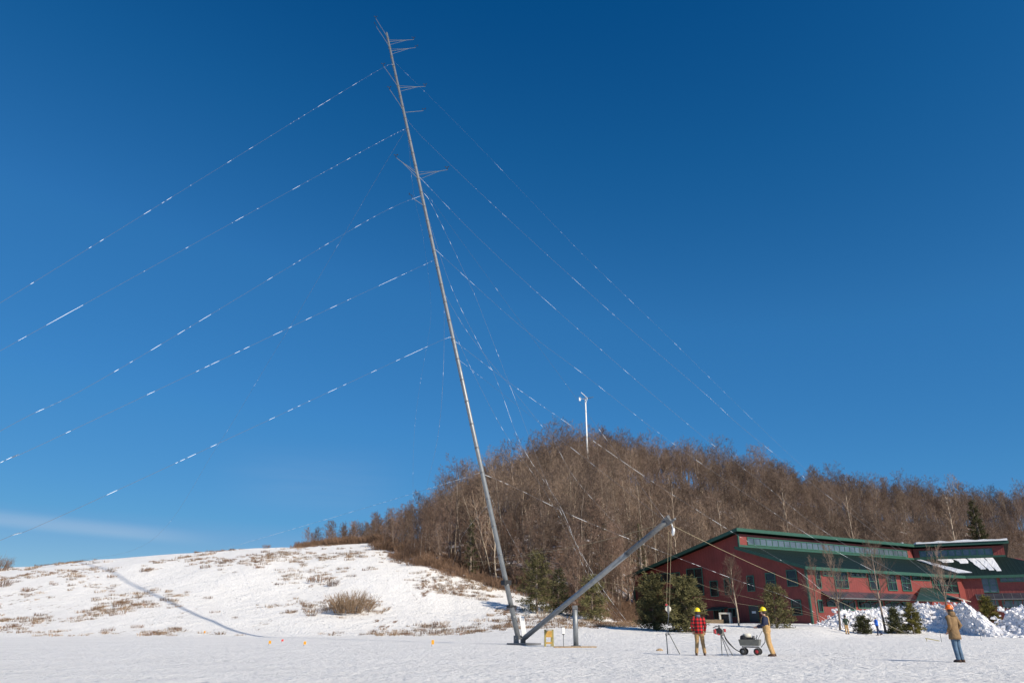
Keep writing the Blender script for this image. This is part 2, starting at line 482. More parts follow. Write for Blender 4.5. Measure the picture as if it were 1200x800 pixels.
class MB:
    def __init__(self):
        self.v, self.f, self.uv = [], [], None
    def face(self, pts):
        i = len(self.v)
        self.v += [tuple(p) for p in pts]
        self.f.append(tuple(range(i, i + len(pts))))
    def rings(self, rings, cap=True):
        n = len(rings[0]); i0 = len(self.v)
        for r in rings:
            self.v += [tuple(p) for p in r]
        for k in range(len(rings) - 1):
            a, b = i0 + k * n, i0 + (k + 1) * n
            for j in range(n):
                q = (j + 1) % n
                self.f.append((a + j, a + q, b + q, b + j))
        if cap:
            self.f.append(tuple(reversed(range(i0, i0 + n))))
            e = i0 + (len(rings) - 1) * n
            self.f.append(tuple(range(e, e + n)))
        return self
    def tube(self, pts, radii, n=8, cap=True):
        pts = [Vector(p) for p in pts]
        if not isinstance(radii, (list, tuple)):
            radii = [radii] * len(pts)
        out = []
        u = None
        for i, p in enumerate(pts):
            d = (pts[min(i + 1, len(pts) - 1)] - pts[max(i - 1, 0)])
            if d.length < 1e-9: d = Vector((0, 0, 1))
            d.normalize()
            if u is None:
                u, w = basis(d)
            else:
                u = (u - d * u.dot(d))
                if u.length < 1e-6: u, w = basis(d)
                u.normalize(); w = d.cross(u)
            w = d.cross(u)
            r = radii[i]
            out.append([p + (u * cos(2 * pi * k / n) + w * sin(2 * pi * k / n)) * r for k in range(n)])
        return self.rings(out, cap)
    def box(self, c, size, rot=None):
        c = Vector(c); hx, hy, hz = [s / 2 for s in size]
        R = rot if rot is not None else Matrix.Identity(3)
        P = [c + R @ Vector((x, y, z)) for z in (-hz, hz) for x, y in ((-hx, -hy), (hx, -hy), (hx, hy), (-hx, hy))]
        return self.rings([P[:4], P[4:]])
    def hexa(self, bottom, top):
        return self.rings([bottom, top])
    def lathe(self, prof, o=(0, 0, 0), n=14, axis=None):
        o = Vector(o)
        if axis is None:
            u, w, d = Vector((1, 0, 0)), Vector((0, 1, 0)), Vector((0, 0, 1))
        else:
            d = Vector(axis).normalized(); u, w = basis(d)
        return self.rings([[o + d * z + (u * cos(2 * pi * k / n) + w * sin(2 * pi * k / n)) * r for k in range(n)] for r, z in prof])
    def ellipses(self, prof, n=14):
        """stack of horizontal ellipses: (cx, cy, z, rx, ry)"""
        return self.rings([[Vector((cx + rx * cos(2 * pi * k / n), cy + ry * sin(2 * pi * k / n), z)) for k in range(n)] for cx, cy, z, rx, ry in prof])
    def build(self, name, material, parent=None, smooth=False, loc=None, uv=None, bevel=0.0):
        me = bpy.data.meshes.new(name)
        me.from_pydata(self.v, [], self.f)
        me.validate()
        me.materials.append(material)
        if uv:
            lay = me.uv_layers.new(name='UVMap')
            for p in me.polygons:
                for li in p.loop_indices:
                    lay.data[li].uv = uv(me.vertices[me.loops[li].vertex_index].co, p.normal)
        if smooth:
            me.polygons.foreach_set('use_smooth', [True] * len(me.polygons))
        o = bpy.data.objects.new(name, me)
        COL.objects.link(o)
        if parent is not None: o.parent = parent
        if loc is not None: o.location = loc
        if bevel > 0:
            bm_ = o.modifiers.new('bevel', 'BEVEL'); bm_.width = bevel; bm_.segments = 2; bm_.limit_method = 'ANGLE'
        return o

def tag(o, label=None, cat=None, group=None, kind=None):
    if label: o['label'] = label
    if cat: o['category'] = cat
    if group: o['group'] = group
    if kind: o['kind'] = kind
    return o

def thing(name, loc, label, cat, group=None, rz=0.0):
    o = bpy.data.objects.new(name, None)
    o.empty_display_size = 0.3
    COL.objects.link(o)
    o.location = loc
    o.rotation_euler = (0, 0, rz)
    return tag(o, label, cat, group)

def copy_tree(o, parent=None):
    c = o.copy(); COL.objects.link(c)
    if parent is not None: c.parent = parent
    for ch in list(o.children):
        copy_tree(ch, c)
    return c

# ------------------------------------------------------------------ ground sheet
def build_ground():
    def axis(parts):
        out = []
        for a, b, st in parts:
            x = a
            while x < b - 1e-6:
                out.append(x); x += st
        out.append(parts[-1][1])
        return out
    xs = axis([(-1500, -300, 150), (-300, -120, 12), (-120, 190, 1.25), (190, 340, 10), (340, 1540, 150)])
    ys = axis([(-1000, -100, 150), (-100, 10, 10), (10, 60, 2.0), (60, 160, 1.1), (160, 280, 2.0), (280, 380, 10), (380, 2180, 150)])
    verts, cov = [], []
    for y in ys:
        for x in xs:
            verts.append((x, y, ground(x, y)))
            px = az_px(x, y)
            w = wood_edge(x, y)
            lit = sm((y - w + 3.0) / 6.0) if w < 1e8 else 0.0
            if y > 300: lit = 0.0 if px < 372 else 1.0
            g = sm((y - 70) / 10) * (0.55 + 0.35 * noise.noise(Vector((x * 0.03, y * 0.05, 2.0))))
            # bare strip where plough and wind thinned the snow at the foot of the slope
            g += 0.45 * math.exp(-((y - 80) / 5.0) ** 2) * sm((px - 400) / 80) * sm((760 - px) / 60)
            g *= sm((800 - px) / 90)
            g *= 0.55 + 0.45 * sm((125 - y) / 20)
            cov.append((max(0, min(1, g)), lit, 0, 1))
    nx = len(xs)
    faces = [(j * nx + i, j * nx + i + 1, (j + 1) * nx + i + 1, (j + 1) * nx + i) for j in range(len(ys) - 1) for i in range(nx - 1)]
    me = bpy.data.meshes.new('snowy_field')
    me.from_pydata(verts, [], faces)
    ca = me.color_attributes.new('cover', 'FLOAT_COLOR', 'POINT')
    ca.data.foreach_set('color', [c for q in cov for c in q])
    me.polygons.foreach_set('use_smooth', [True] * len(me.polygons))
    me.materials.append(M_GROUND)
    o = bpy.data.objects.new('ground', me)
    COL.objects.link(o)
    tag(o, 'snow covered field rising to an open slope and wooded hill', None, None, 'structure')
build_ground()

# ------------------------------------------------------------------ school building
E0 = Vector((33.92, 88.0, 0.0))
f1 = Vector((0.846, 0.533, 0)).normalized(); g1 = Vector((-f1.y, f1.x, 0))
f2 = Vector((0.879, -0.477, 0)).normalized(); g2 = Vector((-f2.y, f2.x, 0))
T1 = 33.5
E2 = E0 + f1 * T1
MIT = tan(radians(60) / 2)
Z = Vector((0, 0, 1))
SE, ZE, SP, ZP, ZQ, SB, ZB = 0.0, 7.45, 9.36, 12.3, 10.25, 29.7, 7.85

def frame(o, f, g):
    return lambda t, s, z: o + f * t + g * s + Z * z
W1, W2 = frame(E0, f1, g1), frame(E2, f2, g2)
def end1(s): return T1 + s * MIT
def start2(s): return -s * MIT

pe = on_plane(1176, 640, W2(0, SP, 0), g2)
T2P = (pe - E2).dot(f2)
T2E = T2P + 7.0

school = thing('school_building', (E0.x, E0.y, ground(E0.x, E0.y)),
               'long red two-storey building with green metal roofs in front of the wooded hill', 'building')
SL = Vector(school.location)
def sb(mb, name, m, parent=None, uv=None, smooth=False, bevel=0.0):
    """a part of the school, its mesh moved to the building's own origin"""
    mb.v = [(x - SL.x, y - SL.y, z - SL.z) for x, y, z in mb.v]
    return mb.build(name, m, parent or school, smooth, uv=uv, bevel=bevel)

def uv_wall(f, g):
    def u(co, nrm):
        if abs(nrm.dot(f)) > abs(nrm.dot(g)):
            return (co.dot(g), co.z)
        return (co.dot(f), co.z)
    return u
def uv_roof(f):
    return lambda co, nrm: (co.dot(f), co.z)

def prism(W, poly, ta, tb):
    mb = MB()
    mb.rings([[W(ta(s), s, z) for s, z in poly], [W(tb(s), s, z) for s, z in poly]])
    return mb
low = 0.2
wall_poly = [(0, low), (SB, low), (SB, ZB - 0.3), (SP, ZP - 0.42), (SP, ZQ - 0.25), (0, ZE - 0.42)]
sb(prism(W1, wall_poly, lambda s: 0, lambda s: end1(s)), 'wall', M_SIDING, uv=uv_wall(f1, g1))
sb(prism(W2, [(0, low), (SP, low), (SP, ZQ - 0.25), (0, ZE - 0.42)], start2, lambda s: T2E - s * 0.6), 'wall', M_SIDING, uv=uv_wall(f2, g2))
sb(prism(W2, [(SP, low), (SB, low), (SB, ZB - 0.3), (SP, ZP - 0.42)], start2, lambda s: T2P), 'wall', M_SIDING, uv=uv_wall(f2, g2))

def roof_slab(W, s0, z0, s1, z1, ta, tb, th, name='roof', ov=0.0):
    """sloping roof sheet with its fascia: returns the roof part"""
    def q(t, s, z): return W(t, s, z)
    top = [q(ta(s0), s0, z0), q(tb(s0), s0, z0), q(tb(s1), s1, z1), q(ta(s1), s1, z1)]
    bot = [p - Z * th for p in top]
    mb = MB(); mb.rings([bot, top])
    return mb
sl_b = (ZP - ZB) / (SB - SP); sl_f = (ZQ - ZE) / SP
GO = -0.95
for W, f, ta, tb, tbf in ((W1, f1, lambda s: GO, end1, end1), (W2, f2, start2, lambda s: T2P + 0.7, lambda s: T2E + 0.5 - max(s, 0) * (T2E + 0.5 - T2P - 0.1) / SP)):
    rb = sb(roof_slab(W, SP - 0.75, ZP + 0.75 * sl_b - 0.02, SB + 0.9, ZB - 0.9 * sl_b, ta, tb, 0.22), 'roof', M_ROOF, uv=uv_roof(f))
    # fascia along the clerestory eave and the low eave
    s = SP - 0.80; zt = ZP + 0.80 * sl_b + 0.02
    mb = MB(); mb.rings([[W(ta(s) - 0.02, s, zt - 0.42), W(tb(s), s, zt - 0.42), W(tb(s), s, zt), W(ta(s) - 0.02, s, zt)],
                         [W(ta(s) - 0.02, s + 0.048, zt - 0.42), W(tb(s), s + 0.048, zt - 0.42), W(tb(s), s + 0.048, zt), W(ta(s) - 0.02, s + 0.048, zt)]])
    sb(mb, 'fascia', M_GREENTRIM, rb)
    rf = sb(roof_slab(W, -0.75, ZE - 0.75 * sl_f, SP - 0.004, ZQ - 0.02, ta, tbf, 0.2), 'roof', M_ROOF, uv=uv_roof(f))
    s = -0.80; zt = ZE - 0.80 * sl_f + 0.05
    mb = MB(); mb.rings([[W(ta(s) - 0.02, s, zt - 0.36), W(tbf(s), s, zt - 0.36), W(tbf(s), s, zt), W(ta(s) - 0.02, s, zt)],
                         [W(ta(s) - 0.02, s + 0.048, zt - 0.36), W(tbf(s), s + 0.048, zt - 0.36), W(tbf(s), s + 0.048, zt), W(ta(s) - 0.02, s + 0.048, zt)]])
    sb(mb, 'fascia', M_GREENTRIM, rf)
    # green rail at the foot of the clerestory
    mb = MB(); mb.rings([[W(ta(SP) + 0.95 if W is W1 else ta(SP), SP - 0.07, ZQ), W(tb(SP) - 0.7 if W is W2 else tb(SP), SP - 0.07, ZQ), W(tb(SP) - 0.7 if W is W2 else tb(SP), SP - 0.07, ZQ + 0.28), W(ta(SP) + 0.95 if W is W1 else ta(SP), SP - 0.07, ZQ + 0.28)],
                         [W(ta(SP) + 0.95 if W is W1 else ta(SP), SP - 0.003, ZQ), W(tb(SP) - 0.7 if W is W2 else tb(SP), SP - 0.003, ZQ), W(tb(SP) - 0.7 if W is W2 else tb(SP), SP - 0.003, ZQ + 0.28), W(ta(SP) + 0.95 if W is W1 else ta(SP), SP - 0.003, ZQ + 0.28)]])
    sb(mb, 'trim', M_GREENTRIM)
# verge boards along the gable
mb = MB()
def verge(W, t, s0, z0, s1, z1, h):
    mb.rings([[W(t, s0, z0 - h), W(t, s1, z1 - h), W(t, s1, z1), W(t, s0, z0)],
              [W(t + 0.05, s0, z0 - h), W(t + 0.05, s1, z1 - h), W(t + 0.05, s1, z1), W(t + 0.05, s0, z0)]])
verge(W1, GO - 0.055, SP - 0.8, ZP + 0.8 * sl_b + 0.02, SB + 0.95, ZB - 0.95 * sl_b + 0.02, 0.42)
sb(mb, 'verge_board', M_GREENTRIM)
mb = MB()
verge(W1, GO - 0.055, -0.8, ZE - 0.8 * sl_f + 0.05, SP - 0.1, ZQ + 0.02, 0.36)
sb(mb, 'verge_board', M_GREENTRIM)
# corner boards
mb = MB()
def cboard(W, t, s, z0, z1, wt, ws):
    mb.rings([[W(t + a * wt, s + b * ws, z) for a, b in ((-.5, -.5), (.5, -.5), (.5, .5), (-.5, .5))] for z in (z0, z1)])
for c_ in ((0.0, low, ZE - 0.45, .22), (SB, low, ZB - 0.35, .2), (SP, ZQ, ZP - 0.45, .2)):
    mb = MB(); cboard(W1, 0.0, c_[0], c_[1], c_[2], c_[3], c_[3]); sb(mb, 'corner_board', M_GREENTRIM)

def rect_from_px(o, f, n, x0, y0, x1, y1, x2=None, y2=None):
    a = on_plane(x0, y0, o, n) - o; b = on_plane(x1, y1, o, n) - o
    return a.dot(f), b.dot(f), b.z + o.z, a.z + o.z          # u0, u1, z0, z1

def window(o, f, n, u0, u1, z0, z1, cols=1, rows=1, fw=0.10, glass=None, bars=0.035):
    """a window standing a little proud of the wall: green frame with mullions and its glass"""
    if u0 > u1: u0, u1 = u1, u0
    def P(u, d, z): return Vector((o.x, o.y, 0)) + f * u + n * d + Z * z
    def bx(mb, ua, ub, za, zb, da, db):
        mb.rings([[P(ua, da, za), P(ub, da, za), P(ub, da, zb), P(ua, da, zb)], [P(ua, db, za), P(ub, db, za), P(ub, db, zb), P(ua, db, zb)]])
    fr = MB()
    bx(fr, u0, u1, z0 - fw, z0, 0.004, 0.10); bx(fr, u0, u1, z1, z1 + fw, 0.004, 0.10)
    bx(fr, u0 - fw, u0, z0 - fw, z1 + fw, 0.004, 0.10); bx(fr, u1, u1 + fw, z0 - fw, z1 + fw, 0.004, 0.10)
    for k in range(1, cols):
        u = u0 + (u1 - u0) * k / cols; bx(fr, u - bars, u + bars, z0, z1, 0.035, 0.085)
    for k in range(1, rows):
        z = z0 + (z1 - z0) * k / rows; bx(fr, u0, u1, z - 0.03, z + 0.03, 0.036, 0.080)
    w = sb(fr, 'window', M_FRAME)
    gl = MB(); bx(gl, u0, u1, z0, z1, 0.006, 0.03)
    sb(gl, 'pane', glass or M_GLASS, w)
    return w

ng = -f1
G0 = W1(0, 0, 0)
for x0, y0, x1, y1, c, r in ((755, 674, 797, 680, 4, 1), (805, 667, 825, 696, 2, 3), (832.5, 681, 842, 697.5, 1, 2), (849, 678, 857, 695.5, 1, 2),
                             (875.6, 675, 884.5, 691.5, 1, 2), (897.5, 672, 909.5, 687, 1, 2), (922, 668.5, 935, 685.5, 1, 2),
                             (928, 703.5, 940, 719.5, 1, 2), (854, 713, 863, 721.5, 2, 1), (837, 714, 849, 724.5, 2, 1)):
    window(G0, g1, ng, *rect_from_px(G0, g1, ng, x0, y0, x1, y1), c, r)
# grey double door in the gable wall and the green canopy beside it
u0, u1, z0, z1 = rect_from_px(G0, g1, ng, 878.5, 710, 890, 728)
u0, u1 = sorted((u0, u1))
def gbox(mb, ua, ub, za, zb, da, db):
    P = lambda u, d, z: W1(-d, u, z)
    mb.rings([[P(ua, da, za), P(ub, da, za), P(ub, da, zb), P(ua, da, zb)], [P(ua, db, za), P(ub, db, za), P(ub, db, zb), P(ua, db, zb)]])
mb = MB(); gbox(mb, u0, u1, z0, z1, 0.004, 0.06)
dr = sb(mb, 'door', M_DOOR)
mb = MB(); gbox(mb, u0 - 0.1, u0, z0, z1 + 0.1, 0.004, 0.09); gbox(mb, u1, u1 + 0.1, z0, z1 + 0.1, 0.004, 0.09); gbox(mb, u0, u1, z1, z1 + 0.1, 0.004, 0.09)
sb(mb, 'door_frame', M_GREENTRIM, dr)
mb = MB(); gbox(mb, (u0 + u1) / 2 - 0.3, (u0 + u1) / 2 + 0.3, z0 + 0.95, z0 + 1.2, 0.062, 0.075)
sb(mb, 'notice', M_WHITE, dr)
cu0, cu1, cz0, cz1 = rect_from_px(G0, g1, ng, 834, 711, 853, 714)
cu0, cu1 = sorted((cu0, cu1))
mb = MB()
mb.rings([[W1(-0.01, cu0, cz1), W1(-0.01, cu1, cz1), W1(-0.01, cu1, cz1 - 0.1), W1(-0.01, cu0, cz1 - 0.1)],
          [W1(-1.3, cu0, cz0), W1(-1.3, cu1, cz0), W1(-1.3, cu1, cz0 - 0.1), W1(-1.3, cu0, cz0 - 0.1)]])
sb(mb, 'door_canopy', M_GREENTRIM)
for u in (cu0 + 0.1, cu1 - 0.1):
    mb = MB()
    mb.rings([[W1(-1.25 + a, u + b, z) for a, b in ((-.05, -.05), (.05, -.05), (.05, .05), (-.05, .05))] for z in (0.6, cz0 - 0.1)])
    sb(mb, 'canopy_post', M_GREENTRIM)

# front windows
nf = -g1
for x0, y0, x1, y1, c, r in ((955, 669, 962, 688, 1, 2), (964, 670, 975, 674, 2, 1), (977, 670, 994, 688.5, 2, 2), (996, 670.5, 1014, 675.5, 3, 1),
                             (1017, 671.5, 1030, 690, 1, 2), (1038, 673, 1051, 691, 2, 2), (1055, 674, 1068, 691.5, 2, 2), (1069, 675, 1089, 679.5, 3, 1),
                             (1091, 676.5, 1123, 694, 4, 2), (958, 703, 964, 716, 1, 1), (969, 703, 978, 709, 1, 1), (981, 703.5, 1002, 714, 3, 1), (1005, 704, 1034, 712, 4, 1), (1037, 705, 1066, 712, 4, 1)):
    window(G0, f1, nf, *rect_from_px(G0, f1, nf, x0, y0, x1, y1), c, r)
# clerestory glazing
C0 = W1(0, SP, 0)
window(C0, f1, nf, 1.7, SP * MIT + T1 - 1.6, ZQ + 0.42, ZP - 0.85, 30, 1, glass=M_GLASSSKY, bars=.04)
D0 = W2(0, 0, 0); n2 = -g2
for x0, y0, x1, y1, c, r in ((1141, 677.5, 1170, 693, 3, 2), (1172, 676, 1215, 680, 5, 1), (1146, 704, 1170, 710, 3, 1), (1175, 704, 1212, 711, 4, 1)):
    window(D0, f2, n2, *rect_from_px(D0, f2, n2, x0, y0, x1, y1), c, r, glass=M_GLASSSKY, bars=.05)
C2 = W2(0, SP, 0)
ua = -SP * MIT
window(C2, f2, n2, ua + 0.9, T2P - 1.6, ZQ + 0.42, ZP - 0.85, 10, 1, glass=M_GLASSSKY, bars=.09)

# solar awnings over the lower windows
def awning(W, o, f, n, x0, y0, x1, y1, nbay):
    u0, u1, z0, z1 = rect_from_px(o, f, n, x0, y0, x1, y1)
    mb = MB()
    def P(u, d, z): return Vector((o.x, o.y, 0)) + f * u + n * d + Z * z
    top, bot = z1, z1 - 0.75
    mb.rings([[P(u0, 0.01, top), P(u1, 0.01, top), P(u1, 0.01, top - 0.1), P(u0, 0.01, top - 0.1)],
              [P(u0, 1.25, bot), P(u1, 1.25, bot), P(u1, 1.25, bot - 0.1), P(u0, 1.25, bot - 0.1)]])
    a = sb(mb, 'solar_awning', M_SOLAR)
    fr = MB()
    for k in range(nbay + 1):
        u = u0 + (u1 - u0) * k / nbay
        fr.rings([[P(u - .03, 0.01, top + .02), P(u + .03, 0.01, top + .02), P(u + .03, 0.01, top + .004), P(u - .03, 0.01, top + .004)],
                  [P(u - .03, 1.25, bot + .02), P(u + .03, 1.25, bot + .02), P(u + .03, 1.25, bot + .004), P(u - .03, 1.25, bot + .004)]])
    fr.rings([[P(u0, 1.255, bot - .12), P(u1, 1.255, bot - .12), P(u1, 1.255, bot + .02), P(u0, 1.255, bot + .02)],
              [P(u0, 1.29, bot - .12), P(u1, 1.29, bot - .12), P(u1, 1.29, bot + .02), P(u0, 1.29, bot + .02)]])
    sb(fr, 'awning_frame', M_GALVDARK, a)
    for k in range(nbay + 1):
        u = u0 + (u1 - u0) * k / nbay
        br = MB(); br.tube([P(u, 0.0, bot - 0.65), P(u, 1.2, bot - 0.12)], 0.04, 6)
        sb(br, 'bracket', M_REDTRIM, a)
awning(W1, G0, f1, nf, 962, 692, 1073, 700, 8)
awning(W2, D0, f2, n2, 1143, 695, 1230, 702, 8)

# entrance porch: a steep green gabled roof pushed out from the front wall
pu0 = (on_plane(1076, 700, G0, nf) - G0).dot(f1); pu1 = (on_plane(1131, 700, G0, nf) - G0).dot(f1)
def PP(u, d, z): return W1(u, -d, z)
pz_e, pz_r, pd = 3.0, 5.55, 4.0
pa, pb = pu0 + 1.2, pu0 + 4.0
PO = PP(0, pd, 0)
qa, qb = [(on_plane(x_, y_, PO, nf) - PO) for x_, y_ in ((1074, 703), (1127, 703))]
pu0, pu1, pz_e = qa.dot(f1), qb.dot(f1), (qa.z + qb.z) / 2
pa, pb = [(on_plane(x_, 684.5, G0, nf) - G0).dot(f1) for x_ in (1078.5, 1092)]
mb = MB()
mb.rings([[PP(pu0, pd, pz_e), PP(pu1, pd, pz_e), PP(pb, 0.02, pz_r), PP(pa, 0.02, pz_r)],
          [PP(pu0, pd, pz_e - .16), PP(pu1, pd, pz_e - .16), PP(pb, 0.02, pz_r - .16), PP(pa, 0.02, pz_r - .16)]])
po = sb(mb, 'porch_roof', M_PORCH, uv=uv_roof(f1))
for u in (pu0 + 0.3, pu1 - 0.3):
    mb = MB()
    mb.rings([[PP(u + a, pd - .25 + b, z) for a, b in ((-.12, -.12), (.12, -.12), (.12, .12), (-.12, .12))] for z in (0.2, pz_e - 0.17)])
    sb(mb, 'porch_post', M_GREENTRIM, po)
mb = MB()
mb.rings([[PP(pu1 - 2.2, pd - .6, pz_e + .75), PP(pu1 + .4, pd - .6, pz_e + .45), PP(pu1 + .4, pd + .9, pz_e - .05), PP(pu1 - 2.2, pd + .9, pz_e + .25)],
          [PP(pu1 - 2.2, pd - .6, pz_e + .65), PP(pu1 + .4, pd - .6, pz_e + .35), PP(pu1 + .4, pd + .9, pz_e - .15), PP(pu1 - 2.2, pd + .9, pz_e + .15)]])
sb(mb, 'porch_slab', M_WOODGREY, po)
# red pilasters each side of the bend
mb = MB()
s = -0.16
mb.rings([[W1(T1 - 1.6, s, z), W1(end1(s), s, z), W1(end1(0.0), 0.0, z), W1(T1 - 1.6, 0.0, z)] for z in (low, ZE - 0.45)])
mb.rings([[W2(start2(s), s, z), W2(2.3, s, z), W2(2.3, 0.0, z), W2(0.0, 0.0, z)] for z in (low, ZE - 0.45)])
sb(mb, 'pilaster', M_SIDING, uv=uv_wall(f1, g1))
# flue on the roof at the bend
mb = MB(); p = W1(end1(SP) - 0.6, SP + 1.0, ZP - 0.3)
mb.tube([p, p + Z * 0.75], 0.12, 10); mb.tube([p + Z * 0.75, p + Z * 0.9], 0.2, 10)
sb(mb, 'flue', M_SILVER)
mb = MB(); mb.tube([p + f1 * -0.8, p + f1 * -0.8 + Z * 0.6], 0.1, 10); sb(mb, 'flue', M_SILVER)

# snow lying on the right-hand roofs
def roof_snow(name, W, rows, th):
    mb = MB()
    random.seed(4)
    top, bot = [], []
    for (ta_, tb_, s, z) in rows:
        top.append([W(ta_ + (tb_ - ta_) * k / 24, s, z + th * (0.6 + 0.5 * noise.noise(Vector((k * 0.5, s, 3))))) for k in range(25)])
        bot.append([W(ta_ + (tb_ - ta_) * k / 24, s, z + 0.004) for k in range(25)])
    n = len(rows)
    for j in range(n - 1):
        for k in range(24):
            mb.face([top[j][k], top[j][k + 1], top[j + 1][k + 1], top[j + 1][k]])
    for k in range(24):
        mb.face([bot[0][k], bot[0][k + 1], top[0][k + 1], top[0][k]])
        mb.face([bot[-1][k + 1], bot[-1][k], top[-1][k], top[-1][k + 1]])
    for j in range(n - 1):
        mb.face([bot[j + 1][0], bot[j][0], top[j][0], top[j + 1][0]])
        mb.face([bot[j][24], bot[j + 1][24], top[j + 1][24], top[j][24]])
    return sb(mb, name, M_SNOWCAP)
zb = lambda s: ZP - (s - SP) * sl_b
zf = lambda s: ZE + s * sl_f
roof_snow('roof_snow', W2, [(start2(s) + 0.1, T2P + 0.6, s, zb(s)) for s in (SP - 0.92, SP - .5, SP + 0.2, SP + 3, SP + 8)], 0.42)
def ragged(k, v): return noise.noise(Vector((k * 1.7, v * 1.3, 6.0)))
sv = [0.9 + (9.1 - 0.9) * k / 11 for k in range(12)]
roof_snow('roof_snow', W2, [(start2(s) + 0.12, start2(s) + 0.5 + 0.16 * (9.3 - s) + .5 * abs(ragged(1, s)), s, zf(s)) for s in sv], 0.14)
for n_, (a, b, sa) in enumerate(((0.22, 0.40, 7.0), (0.41, 0.56, 6.2), (0.575, 0.665, 2.6), (0.672, 0.765, 1.9), (0.772, 0.865, 1.4))):
    rows = []
    for k in range(12):
        v = k / 11; s = sa + (8.95 - sa) * v
        ta_ = start2(s) + 0.2; L = T2P - ta_ - 0.2
        bow = 0.06 * (1 - v) ** 2
        rag = 0.012 * ragged(n_, v * 4)
        cut = 0.035 * max(0, .35 - v) if n_ > 1 else 0.05 * (1 - v)
        rows.append((ta_ + L * (a - bow + rag + cut), ta_ + L * (b - bow + rag * .5), s, zf(s)))
    roof_snow('roof_snow', W2, rows, 0.09)

# ------------------------------------------------------------------ bare trees
def grow(mb, p, d, L, r, level, rng, spec, nside=3):
    """one branch and all it carries"""
    nseg = spec['seg'][level]
    pts, rad = [p], [r]
    dd = d.copy(); q = p.copy()
    for k in range(nseg):
        dd = (dd + Vector((rng.gauss(0, 1), rng.gauss(0, 1), rng.gauss(0, 1))) * spec['jit'] + Vector((0, 0, spec['up'][level]))).normalized()
        q = q + dd * (L / nseg)
        pts.append(q); rad.append(r * (1 - 0.72 * (k + 1) / nseg))
    rad[-1] = max(rad[-1], spec['tip'])
    mb.tube(pts, rad, nside, cap=False)
    if level + 1 >= spec['levels']: return
    nc = spec['kids'][level]
    for k in range(nc):
        t = 0.25 + 0.75 * (k + rng.random()) / nc
        i = min(int(t * nseg), nseg - 1); ft = t * nseg - i
        b = pts[i].lerp(pts[i + 1], ft)
        ax = (pts[i + 1] - pts[i]).normalized()
        u, w = basis(ax)
        ph = rng.random() * 2 * pi
        an = radians(rng.uniform(*spec['ang']))
        nd = (ax * cos(an) + (u * cos(ph) + w * sin(ph)) * sin(an)).normalized()
        grow(mb, b, nd, L * rng.uniform(*spec['len']) * (1.1 - 0.45 * t), max(rad[i] * 0.6 * (1 - 0.3 * t), spec['tip']), level + 1, rng, spec)

def bare_tree_meshes(seed, h, r0, crown_from, limbs, limb_len, limb_ang, spec, lean=0.0, fork=False):
    rng = random.Random(seed)
    tr, cr = MB(), MB()
    pts, rad = [Vector((0, 0, -0.5))], [r0 * 1.25]
    d = Vector((lean * cos(seed), lean * sin(seed), 1)).normalized(); q = Vector((0, 0, -0.5))
    n = 9
    for k in range(n):
        d = (d + Vector((rng.gauss(0, 0.045), rng.gauss(0, 0.045), 0.03))).normalized()
        q = q + d * ((h * 0.9 + 0.5) / n)
        pts.append(q); rad.append(r0 * (1 - 0.86 * ((k + 1) / n) ** 1.1))
    tr.tube(pts, rad, 6, cap=False)
    for k in range(limbs):
        t = crown_from + (0.99 - crown_from) * (k + rng.random() * 0.8) / limbs
        i = min(int(t * n), n - 1); ft = t * n - i
        b = pts[i].lerp(pts[i + 1], ft)
        ax = (pts[i + 1] - pts[i]).normalized()
        u, w = basis(ax)
        ph = k * 2.4 + rng.random()
        an = radians(limb_ang * rng.uniform(0.75, 1.25) * (1.15 - 0.5 * t))
        nd = (ax * cos(an) + (u * cos(ph) + w * sin(ph)) * sin(an)).normalized()
        tt = (t - crown_from) / (1 - crown_from)
        grow(cr, b, nd, limb_len * (1.1 - 0.65 * tt) * rng.uniform(0.75, 1.2), max(rad[i] * 0.5, 0.02), 0, rng, spec)
    return tr, cr

SPEC = dict(levels=4, seg=(4, 3, 2, 1), kids=(6, 5, 4), jit=0.13, up=(0.10, 0.06, 0.03, 0.02), ang=(28, 58), len=(0.42, 0.62), tip=0.011)
SPEC_BIG = dict(SPEC, kids=(7, 5, 4), ang=(30, 65), jit=0.17)
SPEC_FINE = dict(SPEC, kids=(6, 5, 3), ang=(22, 45), tip=0.008)

def parts_of(root, tr, cr, mt, mc):
    a = tr.build('trunk', mt, root, smooth=True)
    b = cr.build('crown', mc, root)
    return root

